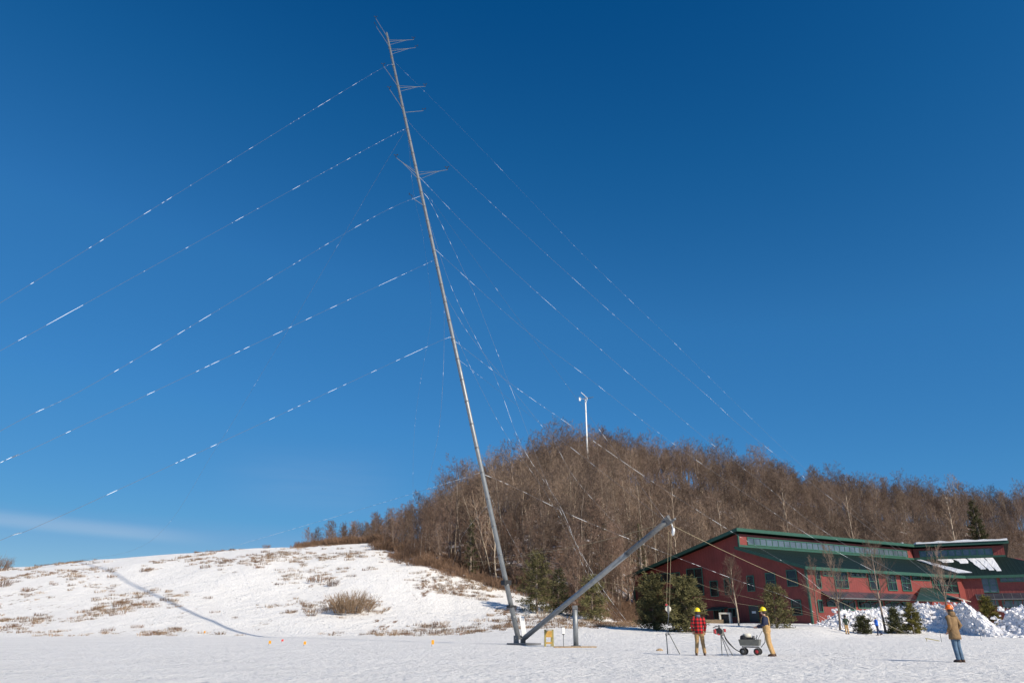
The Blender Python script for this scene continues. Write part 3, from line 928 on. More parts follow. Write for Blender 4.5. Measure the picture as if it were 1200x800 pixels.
WOOD_GROUP = 'bare trees of the wooded hillside'
KINDS = [
    dict(label='bare grey-brown hardwood tree in the wood on the hillside', h=14.5, r0=0.17, cf=0.42, n=13, ll=5.0, la=42, sp=SPEC, mt=M_BARK, mc=M_TWIG),
    dict(label='bare grey-brown hardwood tree in the wood on the hillside', h=13, r0=0.15, cf=0.36, n=14, ll=4.6, la=38, sp=SPEC, mt=M_BARK, mc=M_TWIG),
    dict(label='bare grey-brown hardwood tree in the wood on the hillside', h=15.5, r0=0.2, cf=0.38, n=13, ll=6.0, la=50, sp=SPEC_BIG, mt=M_BARK, mc=M_TWIG),
    dict(label='bare grey-brown hardwood tree in the wood on the hillside', h=12, r0=0.12, cf=0.30, n=15, ll=3.8, la=34, sp=SPEC, mt=M_BARK, mc=M_REDTWIG),
    dict(label='bare pale-barked tree in the wood on the hillside', h=14.5, r0=0.15, cf=0.5, n=12, ll=3.6, la=36, sp=SPEC_FINE, mt=M_PALEBARK, mc=M_PALETWIG),
    dict(label='bare grey-brown hardwood tree in the wood on the hillside', h=9, r0=0.09, cf=0.12, n=18, ll=3.2, la=36, sp=SPEC, mt=M_BARK, mc=M_TWIG),
    dict(label='bare grey-brown hardwood tree in the wood on the hillside', h=11, r0=0.10, cf=0.10, n=22, ll=3.4, la=40, sp=SPEC, mt=M_BARK, mc=M_REDTWIG),
]
random.seed(11)
spots = []
y = 76.0
while y < 308:
    step = 3.1 if y < 120 else 3.9
    x = -56.0
    while x < 195:
        X = x + random.uniform(-1.7, 1.7); Y = y + random.uniform(-1.7, 1.7)
        x += step
        px = az_px(X, Y)
        if px > 1290 or px < 352: continue
        w = wood_edge(X, Y)
        if Y < w + 2: continue
        if Y > lerp_table(T_BCREST, px) + (34 if px < 560 else 14 if px < 860 else 40): continue
        if px > 745 and Y < building_line(max(X, 15)) + 6: continue
        if px < 380 and random.random() < 0.3: continue
        spots.append((Y, X, px, w))
    y += step
spots.sort()
N_IND = 290
protos = []
near, far = [], []
for (Y, X, px, w) in spots:
    edge = Y - w
    rr = random.random()
    if px < 590: k = random.choice((1, 3, 3, 5, 6, 6) if px < 520 else (0, 1, 1, 3, 4, 5, 6)); sc = (0.28 + 0.72 * sm((px - 385) / 180) + .012 * max(0, min(Y, 175) - 142) * sm((470 - px) / 40)) * random.uniform(.8, 1.2)
    else:
        k = 4 if rr < 0.22 else random.choice((0, 0, 1, 1, 2, 3, 5)); sc = random.uniform(0.74, 1.2)
    if edge < 9 and px < 760: k = random.choice((3, 5, 6, 6, 5)); sc *= 0.55 + 0.05 * edge
    (near if len(near) < N_IND else far).append((X, Y, k, sc * random.uniform(0.9, 1.1), random.random() * 6.28))
first = {}
for X, Y, k, sc, rz in near:
    K = KINDS[k]
    if k not in first:
        o = thing('hardwood_tree' if k != 4 else 'pale_barked_tree', (0, 0, 0), K['label'], 'tree', WOOD_GROUP if k != 4 else 'pale trees of the wooded hillside')
        parts_of(o, *bare_tree_meshes(20 + k, K['h'], K['r0'], K['cf'], K['n'], K['ll'], K['la'], K['sp'], 0.05), K['mt'], K['mc'])
        first[k] = o
    else:
        o = copy_tree(first[k])
    o.location = (X, Y, ground(X, Y)); o.rotation_euler = (0, 0, rz); o.scale = (sc, sc, sc)

def scatter(name, label, points, variants, group=None):
    """one object: many plants of a few shapes set on its points"""
    me = bpy.data.meshes.new(name)
    me.from_pydata([(x, y, ground(x, y) - 0.05) for x, y, k, s, r in points], [], [])
    for nm, ty, ix in (('pick', 'INT', 2), ('size', 'FLOAT', 3), ('turn', 'FLOAT', 4)):
        a = me.attributes.new(nm, ty, 'POINT')
        a.data.foreach_set('value', [p[ix] for p in points])
    o = bpy.data.objects.new(name, me); COL.objects.link(o)
    tag(o, label, name.replace('_', ' '), group, 'stuff')
    ng_ = bpy.data.node_groups.new(name, 'GeometryNodeTree')
    ng_.interface.new_socket('Geometry', in_out='INPUT', socket_type='NodeSocketGeometry')
    ng_.interface.new_socket('Geometry', in_out='OUTPUT', socket_type='NodeSocketGeometry')
    N, L = ng_.nodes, ng_.links
    gi, go = N.new('NodeGroupInput'), N.new('NodeGroupOutput')
    inst = N.new('GeometryNodeInstanceOnPoints')
    join = N.new('GeometryNodeJoinGeometry')
    # joined geometry lists the last link first, so variants are linked in reverse
    for objs in reversed(variants):
        j = N.new('GeometryNodeJoinGeometry')
        for ob in objs:
            oi = N.new('GeometryNodeObjectInfo'); oi.transform_space = 'ORIGINAL'
            oi.inputs['Object'].default_value = ob
            L.new(oi.outputs['Geometry'], j.inputs['Geometry'])
        g2i = N.new('GeometryNodeGeometryToInstance')
        L.new(j.outputs['Geometry'], g2i.inputs['Geometry'])
        L.new(g2i.outputs[0], join.inputs['Geometry'])
    def named(nm, ty):
        a = N.new('GeometryNodeInputNamedAttribute'); a.data_type = ty; a.inputs['Name'].default_value = nm
        return a.outputs['Attribute']
    L.new(gi.outputs['Geometry'], inst.inputs['Points'])
    L.new(join.outputs['Geometry'], inst.inputs['Instance'])
    inst.inputs['Pick Instance'].default_value = True
    L.new(named('pick', 'INT'), inst.inputs['Instance Index'])
    cx = N.new('ShaderNodeCombineXYZ'); L.new(named('turn', 'FLOAT'), cx.inputs['Z'])
    e2r = N.new('FunctionNodeEulerToRotation'); L.new(cx.outputs[0], e2r.inputs[0])
    L.new(e2r.outputs[0], inst.inputs['Rotation'])
    L.new(named('size', 'FLOAT'), inst.inputs['Scale'])
    L.new(inst.outputs['Instances'], go.inputs['Geometry'])
    md = o.modifiers.new('scatter', 'NODES'); md.node_group = ng_
    return o
kind_ids = sorted(first)
scatter('far_wood', 'dense brown mass of bare trees covering the hill behind the school',
        [(x, y, kind_ids.index(k) if k in kind_ids else 0, s, r) for x, y, k, s, r in far],
        [list(first[k].children) for k in kind_ids])
print('TREES', len(near), len(far))

# ------------------------------------------------------------------ shrubs and tufts
def shrub_meshes(seed, h, w, n, twigs):
    rng = random.Random(seed); mb = MB()
    for k in range(n):
        ph = rng.random() * 2 * pi; rr = sqrt(rng.random())
        base = Vector((cos(ph) * rr * w * 0.45, sin(ph) * rr * w * 0.45, -0.1))
        d = Vector((cos(ph) * rr * 0.55 + rng.gauss(0, .12), sin(ph) * rr * 0.55 + rng.gauss(0, .12), 1)).normalized()
        L = h * rng.uniform(0.6, 1.05) * (1 - 0.25 * rr)
        pts = [base]; q = base.copy()
        for s_ in range(3):
            d = (d + Vector((rng.gauss(0, .09), rng.gauss(0, .09), .03))).normalized(); q = q + d * L / 3; pts.append(q)
        mb.tube(pts, [0.018, 0.013, 0.010, 0.006], 3, cap=False)
        for j in range(twigs):
            t = rng.uniform(0.3, 0.95); i = min(int(t * 3), 2)
            b = pts[i].lerp(pts[i + 1], t * 3 - i)
            td = (d + Vector((rng.gauss(0, .5), rng.gauss(0, .5), rng.uniform(0, .4)))).normalized()
            mb.tube([b, b + td * L * rng.uniform(.12, .32)], [0.008, 0.005], 3, cap=False)
    return mb
def tuft_mesh(seed, h, w, n):
    rng = random.Random(seed); mb = MB()
    for k in range(n):
        ph = rng.random() * 2 * pi; rr = sqrt(rng.random())
        b = Vector((cos(ph) * rr * w, sin(ph) * rr * w * .8, -0.05))
        tip = b + Vector((cos(ph) * .25 * h + rng.gauss(0, .15) * h, sin(ph) * .25 * h + rng.gauss(0, .15) * h, h * rng.uniform(.4, 1)))
        mb.tube([b, b.lerp(tip, .6) + Vector((0, 0, .12 * h)), tip], [0.014, 0.011, 0.004], 3, cap=False)
    return mb

SH = {}
def shrub(kind, px, py, sc, label, group=None, sx=1.0):
    spec = dict(tall=(3, 2.3, 3.0, 260, 8, M_STRAW), brush=(5, 1.6, 2.2, 80, 7, M_BRUSH), low=(7, 0.7, 1.6, 60, 5, M_BRUSH), pale=(9, 1.3, 1.4, 34, 5, M_PALETWIG), round=(13, 3.2, 4.0, 170, 8, M_BRUSH))[kind]
    P = gp(px, py)
    if kind not in SH:
        o = shrub_meshes(*spec[:5]).build('shrub', spec[5]); SH[kind] = o
    else:
        o = SH[kind].copy(); COL.objects.link(o)
    o.location = P; o.scale = (sc * sx, sc * sx, sc); o.rotation_euler = (0, 0, random.random() * 6.28)
    return tag(o, label, 'shrub', group)
random.seed(21)
shrub('tall', 412, 717, 1.15, 'large round straw-coloured shrub, biggest on the open snow slope', sx=1.25)
shrub('pale', 386, 714, 1.0, 'sparse pale shrub touching the left side of the largest straw-coloured shrub')
shrub('pale', 366, 721, 0.9, 'thin pale twiggy shrub low on the slope left of the largest shrub')
shrub('low', 373, 681, 1.5, 'wide low brown shrub upslope from the largest straw-coloured shrub', sx=1.3)
shrub('brush', 390, 686, 0.7, 'small dense brown shrub between the wide low shrub and the largest shrub')
shrub('round', -4, 668, 0.9, 'rounded brown shrub on the skyline at the left edge of the photo')
shrub('brush', 3, 687, 0.9, 'dark reddish shrub just below the rounded one at the left edge')
shrub('low', 32, 692, 1.0, 'sparse low brown shrub right of the dark reddish one near the left edge')
shrub('brush', 312, 642, 0.55, 'tiny dark lone shrub standing on the bare skyline of the snow slope')
shrub('low', 171, 669, 1.1, 'low reddish-brown shrub just under the skyline left of the shadow streak')
shrub('low', 241, 665, 1.0, 'low brown shrub under the skyline, right of the first low reddish one')
shrub('low', 131, 676, 0.8, 'faint low shrub under the skyline, left of the low reddish one')
shrub('pale', 517, 691, 0.8, 'small pale shrub, left of a pair in the gap before the wood')
shrub('pale', 542, 690, 0.8, 'small pale shrub, right of a pair in the gap before the wood')
shrub('pale', 637, 724, 1.0, 'pale feathery shrub seen behind the tilted gin pole')
shrub('brush', 600, 715, 0.5, 'small brown shrub just behind the foot of the mast')
shrub('low', 470, 658, 1.6, 'wide brown thicket shrub at the left tip of the wood edge')
shrub('low', 446, 634, 1.0, 'low brush on the skyline beside the small red markers')
for k, (px, py, s) in enumerate([(478, 652, 1.0), (495, 662, 1.1), (507, 664, 1.2), (524, 668, 1.1), (540, 675, 1.0), (556, 679, 1.1), (571, 684, 1.0), (470, 645, 1.0),
                                 (588, 690, 1.0), (604, 694, 0.9), (655, 712, 1.0), (664, 716, 1.1), (676, 720, 1.2), (690, 722, 1.1), (703, 724, 1.2), (717, 726, 1.1), (728, 727, 1.0)]):
    shrub('brush', px, py, s, 'brown brush shrub along the lower edge of the wood', 'brush shrubs along the wood edge')
def scatter_points(n, ok, kinds, smin, smax, seed, box):
    rng = random.Random(seed); out = []
    tries = 0
    while len(out) < n and tries < n * 60:
        tries += 1
        x, y = rng.uniform(box[0], box[1]), rng.uniform(box[2], box[3])
        if ok(x, y, rng):
            out.append((x, y, rng.randrange(kinds), rng.uniform(smin, smax), rng.random() * 6.28))
    return out
# grass tufts poking through the snow, too many to count
tuft_protos = []
for k, (px, py) in enumerate(((258, 743), (160, 735), (590, 728))):
    P = gp(px, py)
    o = tuft_mesh(31 + k, 0.42, 0.5 + .15 * k, 46).build('grass_tuft', (M_STRAW, M_BRUSH, M_STRAW)[k], loc=P)
    tag(o, ('straw tuft beside the lower end of the long shadow on the slope', 'brown tuft at the foot of the open slope far left', 'straw tuft in the bare patch behind the mast foot')[k], 'grass tuft')
    tuft_protos.append(o)
def ok_tuft(x, y, rng):
    px = az_px(x, y)
    if px < -40 or px > 745: return False
    if y > wood_edge(x, y) + 1: return False
    v = noise.noise(Vector((x * .07, y * .09, 2))) + .6 * noise.noise(Vector((x * .3, y * .3, 7)))
    strip = .5 * math.exp(-((y - 79) / 4) ** 2) * sm((px - 380) / 80)
    return v + strip + rng.uniform(-.35, .35) > 0.36
scatter('dry_grass', 'scattered dry grass tufts poking through snow on the open slope', scatter_points(1800, ok_tuft, 3, .35, 1.1, 5, (-95, 15, 75, 134)), [[o] for o in tuft_protos])
def ok_brush(x, y, rng):
    px = az_px(x, y)
    if px < 340 or px > 1260: return False
    w = wood_edge(x, y) if px > 372 else 139
    if px > 745 and y < building_line(max(x, 15)) + 5: return False
    lim = 14 if px > 430 else 30
    return w - 1.5 < y < w + (lim if rng.random() < .7 else 150)
scatter('undergrowth', 'tangled brown undergrowth along the edge and floor of the wood', scatter_points(3000, ok_brush, 2, .7, 1.5, 9, (-45, 190, 74, 285)), [[SH['brush']], [SH['low']]])

def ok_sky(x, y, rng):
    px = az_px(x, y)
    return 345 < px < 470 and rng.random() < sm((px - 335) / 60) and 133 + 4 * sm((395 - px) / 60) < y < min(142, wood_edge(x, y) + 6)
scatter('skyline_brush', 'band of reddish brown brush along the skyline left of the wood', scatter_points(420, ok_sky, 2, .6, 1.1, 19, (-42, -14, 130, 143)), [[SH['brush']], [SH['low']]])
# ------------------------------------------------------------------ conifers
def conifer_meshes(seed, h, w, taper, n_br, droop, dens, clump=0.3):
    rng = random.Random(seed); tr, fo = MB(), MB()
    tr.tube([(0, 0, -.4), (rng.gauss(0, .05), rng.gauss(0, .05), h * .5), (0, 0, h * .97)], [h * .03, h * .018, .01], 6)
    for k in range(n_br):
        t = 0.03 + .95 * (k + rng.random()) / n_br
        z = h * t
        reach = w * ((1 - t) ** taper) * rng.uniform(.6, 1.12) + .06 * w
        if t < .12: reach *= .8
        ph = k * 2.4 + rng.gauss(0, .4)
        d = Vector((cos(ph), sin(ph), -droop * (1 - t) + .55 * t + rng.gauss(0, .1))).normalized()
        b = Vector((0, 0, z)); e = b + d * reach
        tr.tube([b, e], [.02, .006], 3, cap=False)
        nc = max(2, int(dens * reach / clump))
        for j in range(nc):
            s_ = .25 + .8 * (j + rng.random()) / nc
            c = b.lerp(e, min(s_, 1.05)) + Vector((rng.gauss(0, .1), rng.gauss(0, .1), rng.gauss(0, .06))) * w * .4
            for q in range(9):
                nd = (Vector((rng.gauss(0, 1), rng.gauss(0, 1), rng.gauss(.35, .8))) + d * .7).normalized()
                u, w_ = basis(nd); a = rng.random() * 6.28; sd = u * cos(a) + w_ * sin(a)
                L = clump * rng.uniform(.6, 1.3); wd = clump * .10
                o_ = c + Vector((rng.gauss(0, 1), rng.gauss(0, 1), rng.gauss(0, 1))) * clump * .3
                fo.face([o_ - sd * wd * .4, o_ + sd * wd * .4, o_ + nd * L * .6 + sd * wd, o_ + nd * L, o_ + nd * L * .6 - sd * wd])
    return tr, fo
def conifer(seed, px, py, top_py, width_px, label, m=None, taper=.7, n=60, droop=.1, dens=2.4, Y=None, cat='evergreen', name='conifer', clump=.3):
    P = gp(px, py) if Y is None else Vector((at(px, py, Y).x, Y, ground(at(px, py, Y).x, Y)))
    h = at(px, top_py, P.y).z - P.z
    w = width_px / 2 * (P.y * 0.945) / F
    tr, fo = conifer_meshes(seed, h, w, taper, n, droop, dens, clump)
    o = thing(name, P, label, cat)
    tr.build('trunk', M_BARK, o); fo.build('foliage', m or M_NEEDLE, o)
    return o
conifer(1, 766, 729, 675, 44, 'bushy olive-green pine at the left end of the school gable', taper=.34, n=95, dens=2.5, Y=73)
conifer(2, 804, 733, 679, 52, 'rounded dense pine right behind the man in plaid', taper=.34, n=100, dens=2.7, Y=70)
conifer(3, 910, 733, 686, 46, 'thin airy pine in front of the gable beside the man in overalls', taper=.45, n=70, dens=1.7, Y=76)
conifer(4, 629, 699, 648, 52, 'large dark evergreen at the wood edge just right of the mast', M_NEEDLE, taper=.4, n=80, dens=1.7, Y=88)
conifer(5, 655, 713, 668, 34, 'dark evergreen second from the mast at the wood edge', M_NEEDLEDARK, taper=.45, n=60, dens=1.5, Y=90)
conifer(6, 694, 721, 676, 48, 'dark evergreen behind the top of the grey support post', M_NEEDLE, taper=.4, n=75, dens=1.7, Y=87)
conifer(7, 1012, 738, 723, 24, 'low spreading evergreen bush between the two distant workers', M_NEEDLEDARK, taper=.4, n=50, dens=3, Y=76, clump=.22)
conifer(8, 1050, 737, 712, 24, 'small dark conical evergreen in the snow heap right of the blue worker', M_NEEDLEDARK, taper=.6, n=56, dens=3, Y=76, clump=.22)
conifer(9, 1070, 737, 707, 26, 'taller conical evergreen in the snow heap, right of the small dark one', M_YEW, taper=.65, n=60, dens=3.2, Y=76, clump=.22)
conifer(10, 1160, 728, 699, 30, 'golden green evergreen right of the man in the orange hat', M_YEW, taper=.55, n=70, dens=3.0, Y=79, clump=.22)
conifer(11, 552, 640, 606, 18, 'small dark evergreen inside the wood left of the mast', M_NEEDLEDARK, taper=.7, n=50, Y=112)
conifer(12, 752, 668, 612, 22, 'narrow dark evergreen in the wood under the raised gin pole tip', M_NEEDLEDARK, taper=.8, n=60, dens=1.8, Y=118)
conifer(13, 708, 660, 612, 24, 'dark evergreen in the wood left of the narrow one by the gin pole', M_NEEDLEDARK, taper=.8, n=60, dens=1.7, Y=112)
conifer(14, 1150, 640, 585, 34, 'dark evergreen on the wooded skyline near the right edge', M_NEEDLEDARK, taper=.7, n=90, dens=3.6, Y=215, clump=.6)

# ------------------------------------------------------------------ single bare trees near the school
def yard_tree(seed, px, py, top_py, width_px, Y, label, sp, mt, mc, cf=.25, n=20, la=40, lean=0.0):
    q = at(px, py, Y); P = Vector((q.x, Y, ground(q.x, Y)))
    h = at(px, top_py, Y).z - P.z
    ll = width_px / 2 * (Y * .945) / F * 1.15
    o = thing('bare_tree', P, label, 'tree')
    tr, cr = bare_tree_meshes(seed, h / .97, h * .014, cf, n, ll, la, sp, lean)
    return parts_of(o, tr, cr, mt, mc)
SP_Y = dict(SPEC, levels=3, seg=(4, 3, 2), kids=(8, 5), ang=(22, 45), tip=.008, jit=.08, up=(.12, .08, .04))
yard_tree(41, 866, 731, 650, 40, 80, 'young reddish bare tree with upright twigs before the gable wall', SP_Y, M_PALEBARK, M_REDTWIG, .3, 26, 42)
yard_tree(42, 959, 727, 655, 36, 86, 'small bare tree at the front corner of the school', SP_Y, M_BARK, M_TWIG, .3, 20, 42)
yard_tree(43, 984, 735, 640, 44, 78, 'slim bare tree beside the worker in green, in front of the snow heap', SP_Y, M_BARK, M_TWIG, .3, 20, 45)
yard_tree(44, 1038, 738, 632, 56, 77, 'taller bare tree right of the worker in blue', SP_Y, M_BARK, M_TWIG, .35, 20, 45)
yard_tree(45, 1113, 725, 640, 46, 80, 'bare tree directly behind the man in the orange hat', SP_Y, M_BARK, M_TWIG, .35, 18, 45)
# pale trees leaning out of the wood left of the mast and some that stand out among the brown ones
def tube_tree(px0, py0, px1, py1, Y, label, seed, r=.12):
    A = at(px0, py0, Y); A.z = min(A.z, ground(A.x, A.y)); B = at(px1, py1, Y)
    o = thing('pale_tree', A, label, 'tree')
    rng = random.Random(seed); tr, cr = MB(), MB()
    d = B - A; L = d.length
    pts = [d * (k / 6) + Vector((rng.gauss(0, .12), rng.gauss(0, .12), 0)) * (k > 0) for k in range(7)]
    tr.tube(pts, [r * (1 - .8 * k / 6) for k in range(7)], 6)
    for k in range(18):
        t = .35 + .64 * (k + rng.random()) / 18; i = min(int(t * 6), 5); b = pts[i].lerp(pts[i + 1], t * 6 - i)
        ax = d.normalized(); u, w = basis(ax); ph = k * 2.4
        grow(cr, b, (ax * .85 + (u * cos(ph) + w * sin(ph)) * .6).normalized(), L * .2 * (1.2 - .7 * t), r * .35, 1, rng, SPEC_FINE)
    tr.build('trunk', M_PALEBARK, o, smooth=True); cr.build('crown', M_PALETWIG, o)
    return o
tube_tree(571, 625, 542, 579, 114, 'pale bare tree leaning steeply left, first of three left of the mast', 1)
tube_tree(577, 640, 555, 583, 112, 'pale bare tree leaning left, middle of three left of the mast', 2)
tube_tree(583, 655, 574, 590, 110, 'pale nearly upright tree close to the left side of the mast', 3)
tube_tree(757, 650, 747, 566, 122, 'pale slender tree left of the gin pole tip', 4)
tube_tree(768, 650, 762, 575, 122, 'pale slender tree just behind the gin pole tip', 5)
tube_tree(793, 640, 787, 566, 128, 'pale forked tree right of the gin pole tip', 6)
tube_tree(845, 625, 841, 585, 140, 'thin white birch trunk above the left roof slope', 7, .14)
tube_tree(712, 600, 707, 580, 126, 'short white birch in the wood above the middle of the gin pole', 8, .16)
tube_tree(1122, 640, 1108, 582, 160, 'large pale forked tree above the snowy right roof', 9, .24)
tube_tree(1000, 625, 991, 578, 165, 'pale straight tree above the middle of the long roof', 10, .18)
tube_tree(925, 620, 916, 572, 160, 'pale spreading tree above the peak of the gable', 12, .18)

# ------------------------------------------------------------------ heap of plowed snow
def snow_heap(name, label, ridge, seed):
    """ridge: (px, base_py, crest_py, Y of the crest)"""
    rng = random.Random(seed); mb = MB()
    NU, NV = 300, 56
    x0, x1 = ridge[0][0], ridge[-1][0]
    P0 = None; grid = []
    for i in range(NU + 1):
        px = x0 + (x1 - x0) * i / NU
        Y = lerp_table([(r[0], r[3]) for r in ridge], px)
        cz = at(px, lerp_table([(r[0], r[2]) for r in ridge], px) + 2.5, Y).z
        row = []
        for j in range(NV + 1):
            v = j / NV
            yy = Y - 6.0 + 11.0 * v
            xx = at(px, 729, Y).x * (yy / Y) ** .25
            g0 = ground(xx, yy)
            prof = sm(v / .52) if v < .52 else sm((1 - v) / .48)
            prof = prof ** .8
            b = Vector((xx, yy, 0))
            n1 = noise.fractal(b * .55, .6, 2.1, 5)
            n2 = noise.noise(b * 2.3); n3 = noise.cell(b * 1.6)
            hgt = (cz - g0) * prof * (1 + .16 * n1) + prof ** .5 * (.24 * n2 + .26 * abs(noise.noise(b * 4.1)) + .12 * noise.noise(b * 8.3) + .16 * (noise.cell(b * 2.7) - .5) + .22 * abs(noise.noise(b * 1.3 + Vector((0, 4, 0)))) )
            edge = min(1, 6 * min(i, NU - i) / NU)
            jx = .16 * noise.noise(b * 3 + Vector((9, 0, 0)))
            row.append(Vector((xx + jx, yy + .16 * noise.noise(b * 3 + Vector((0, 9, 0))), g0 - .12 + hgt * edge)))
        grid.append(row)
    C = grid[NU // 2][NV // 2].copy(); C.z = ground(C.x, C.y)
    for i in range(NU):
        for j in range(NV):
            mb.face([q - C for q in (grid[i][j], grid[i][j + 1], grid[i + 1][j + 1], grid[i + 1][j])][::-1])
    # loose chunks at the foot
    for k in range(1000):
        i = rng.randrange(6, NU - 5); p = grid[i][0] + Vector((rng.uniform(-.5, .5), rng.uniform(-.3, 6.5) if rng.random() < .9 else rng.uniform(-1.6, .5), 0))
        vv = (p.y - grid[i][0].y) / 11
        jj = max(0, min(NV, int(vv * NV)))
        p.z = max(ground(p.x, p.y), grid[i][jj].z)
        s = .03 + .16 * rng.random() ** 2.6
        R = Matrix.Rotation(rng.random() * 6, 3, 'Z') @ Matrix.Rotation(rng.gauss(0, .5), 3, 'X')
        q8 = [p - C + R @ Vector((x * s * rng.uniform(.5, 1.2), y * s * rng.uniform(.5, 1.2), z * s * rng.uniform(.4, .9))) for z in (-1, 1) for x, y in ((-1, -1), (1, -1), (1, 1), (-1, 1))]
        mb.hexa(q8[:4], q8[4:])
    o = mb.build(name, M_PILE, loc=C)
    return tag(o, label, 'snow heap')
snow_heap('snow_heap', 'long rough heap of plowed snow in front of the school front wall',
          [(948, 735, 731, 85), (962, 736, 722, 85), (977, 737, 716, 85), (1000, 738, 713.5, 85), (1027, 738, 711, 85), (1057, 738, 709, 84), (1080, 738, 704.5, 83), (1096, 738, 707, 82),
           (1128, 740, 704, 77), (1148, 740, 711, 76), (1166, 738, 716, 75), (1176, 736, 720, 75)], 3)
snow_heap('snow_heap', 'shorter heap of plowed snow at the right edge beyond the golden evergreen',
          [(1168, 735, 722, 74), (1175, 735, 713, 74), (1198, 735, 709, 74), (1240, 735, 708, 74), (1300, 735, 716, 74)], 8)

# ------------------------------------------------------------------ mast and gin pole
M0 = gp(609, 755); M0 = Vector((M0.x, M0.y, ground(M0.x, M0.y)))
LEAN = Vector((-0.6, 0.8, 0))
# tip of the mast: where the vertical plane of its fall meets the view of the tip
nP = Vector((0.8, 0.6, 0))
M1 = on_plane(453, 39, M0, nP)
MD = (M1 - M0).normalized(); ML = (M1 - M0).length
print('MAST', M0, M1, ML)
def mast_at(py):
    lo, hi = 0.0, 1.0
    for _ in range(40):
        m = (lo + hi) / 2
        if project(M0.lerp(M1, m))[1] > py: lo = m
        else: hi = m
    return M0.lerp(M1, lo)
mast = thing('met_mast', M0, 'tall thin grey tubular mast leaning left as it is raised on guy wires', 'mast')
mb = MB()
RM = 0.155
HB0 = MD * 0.35
mb.tube([HB0, MD * (ML * .35), MD * (ML * .7), MD * ML], [RM, RM, RM * .95, RM * .8], 16)
mb.build('mast_tube', M_GALV, mast, smooth=True)
L = 1.6
while L < ML - 1:
    mb = MB(); mb.tube([MD * L, MD * (L + .10)], RM + .016, 16); L += 2.05
    mb.build('collar', M_GALVDARK, mast)
# hinge base plate with two cheeks, and the jack bracket and clamps near the foot
U = Vector((nP.x, nP.y, 0))
Rb = Matrix((U, -LEAN, Z)).transposed()
mb = MB(); mb.box((0.25, -.2, .06), (1.5, 1.5, .08), Rb)
for s in (-1, 1):
    mb.box(U * (s * .26) + Z * .3, (.04, .5, .45), Rb)
mb.tube([U * -.36 + Z * .36, U * .36 + Z * .36], .04, 10)
mb.build('base_plate', M_GALVDARK, mast, bevel=.01)
mb = MB()
mb.box(MD * 3.9, (.55, .42, .30), Rb)
mb.box(MD * 2.35, (.5, .36, .16), Rb)
mb.build('guy_bracket', M_DARK, mast, bevel=.02)
mb = MB()
SX = Vector((1, 0, 0))
mb.box(SX * .42 + MD * .95 + Vector((0, -.1, .1)), (.30, .14, 1.3), Matrix.Rotation(radians(-8), 3, 'Y'))
mb.build('equipment_panel', M_WHITE, mast, bevel=.02)
mb = MB()
for dx in (.34, .44, .54):
    mb.tube([SX * dx + Vector((0, -.1, 1.55)), SX * (dx + .06) + Vector((0, -.1, 2.35))], .018, 6)
mb.tube([SX * .30 + Vector((0, -.1, 1.75)), SX * .66 + Vector((0, -.1, 1.7))], .03, 6)
mb.build('cable_clamp', M_GALV, mast)
# instrument booms
def boom(tip, base, sensor='cup', strut=True):
    B = mast_at(base[1])
    r = ray(*tip); T = CAM + r * ((B - CAM).dot(MD) / r.dot(MD))
    # keep booms to a believable reach
    b, t = B - M0, T - M0
    d = (t - b); Lb = d.length
    mb = MB()
    mb.tube([b, t], [.028, .022], 8)
    if strut:
        k = b.lerp(t, .72)
        mb.tube([b - MD * .75, k], .016, 6); mb.tube([b + MD * .45, k], .014, 6)
    bo = mb.build('boom', M_GALV, mast)
    ms = MB()
    up = MD
    ms.tube([t, t + up * .32], .022, 6)
    c = t + up * .36
    if sensor == 'cup':
        u, w = basis(up)
        for a in range(3):
            dd = u * cos(a * 2.1) + w * sin(a * 2.1)
            ms.tube([c, c + dd * .16], .012, 5)
            ms.lathe([(.02, -.03), (.06, .0), (.065, .04)], c + dd * .17, 8, up.cross(dd))
        ms.lathe([(.04, -.04), (.05, .02), (.02, .06)], c, 8, up)
    else:
        ms.lathe([(.03, -.04), (.04, .02), (.015, .05)], c, 8, up)
        hd = d.normalized()
        ms.tube([c - hd * .1, c + hd * .25], .015, 6)
        ms.box(c + hd * .3, (.04, .16, .16))
    ms.build('wind_sensor', M_DARK, bo)
    return Lb
for t, b, s, q in (((440.5, 22), (453, 44), 'cup', False), ((441, 31.5), (456, 55), 'vane', False), ((485, 46.5), (455, 49), 'cup', True), ((487, 56), (458, 60), 'vane', True),
                   ((449.5, 77.5), (466, 102), 'cup', False), ((498.5, 101.5), (467, 103), 'cup', True), ((456.7, 105), (471, 129), 'cup', False), ((496, 130), (473.5, 132), 'vane', False),
                   ((464.5, 185), (488, 204), 'cup', True), ((524.5, 199), (489.5, 205), 'cup', True), ((483, 232), (497, 241), 'vane', False)):
    print('boom', round(boom(t, b, s, q), 2))

# gin pole
GP_B = M0 + Vector((0.25, -0.35, .36))
nG = Vector((0.8, 0.6, 0))
G1 = on_plane(782, 610, GP_B, nG)
GD = (G1 - GP_B).normalized(); GL = (G1 - GP_B).length
print('GIN', G1, GL)
gin = thing('gin_pole', GP_B, 'thick grey gin pole rising to the right from the mast foot', 'pole')
mb = MB(); mb.tube([Vector(), GD * (GL * .75)], .145, 18); mb.build('lower_tube', M_GALV, gin, smooth=True)
mb = MB(); mb.tube([GD * (GL * .75), GD * (GL - .1)], .135, 18); mb.build('upper_tube', M_GALVDARK, gin, smooth=True)
for t in (.02, .75):
    mb = MB(); mb.tube([GD * (GL * t), GD * (GL * t + .08)], .158, 16); mb.build('collar', M_GALVDARK, gin)
mb = MB()
gu = GD.cross(Vector((0, 1, 0))).normalized()
if gu.z < 0: gu = -gu
Rg = Matrix((GD, gu, GD.cross(gu))).transposed()
mb.box(GD * (GL - .05), (.5, .38, .12), Rg)
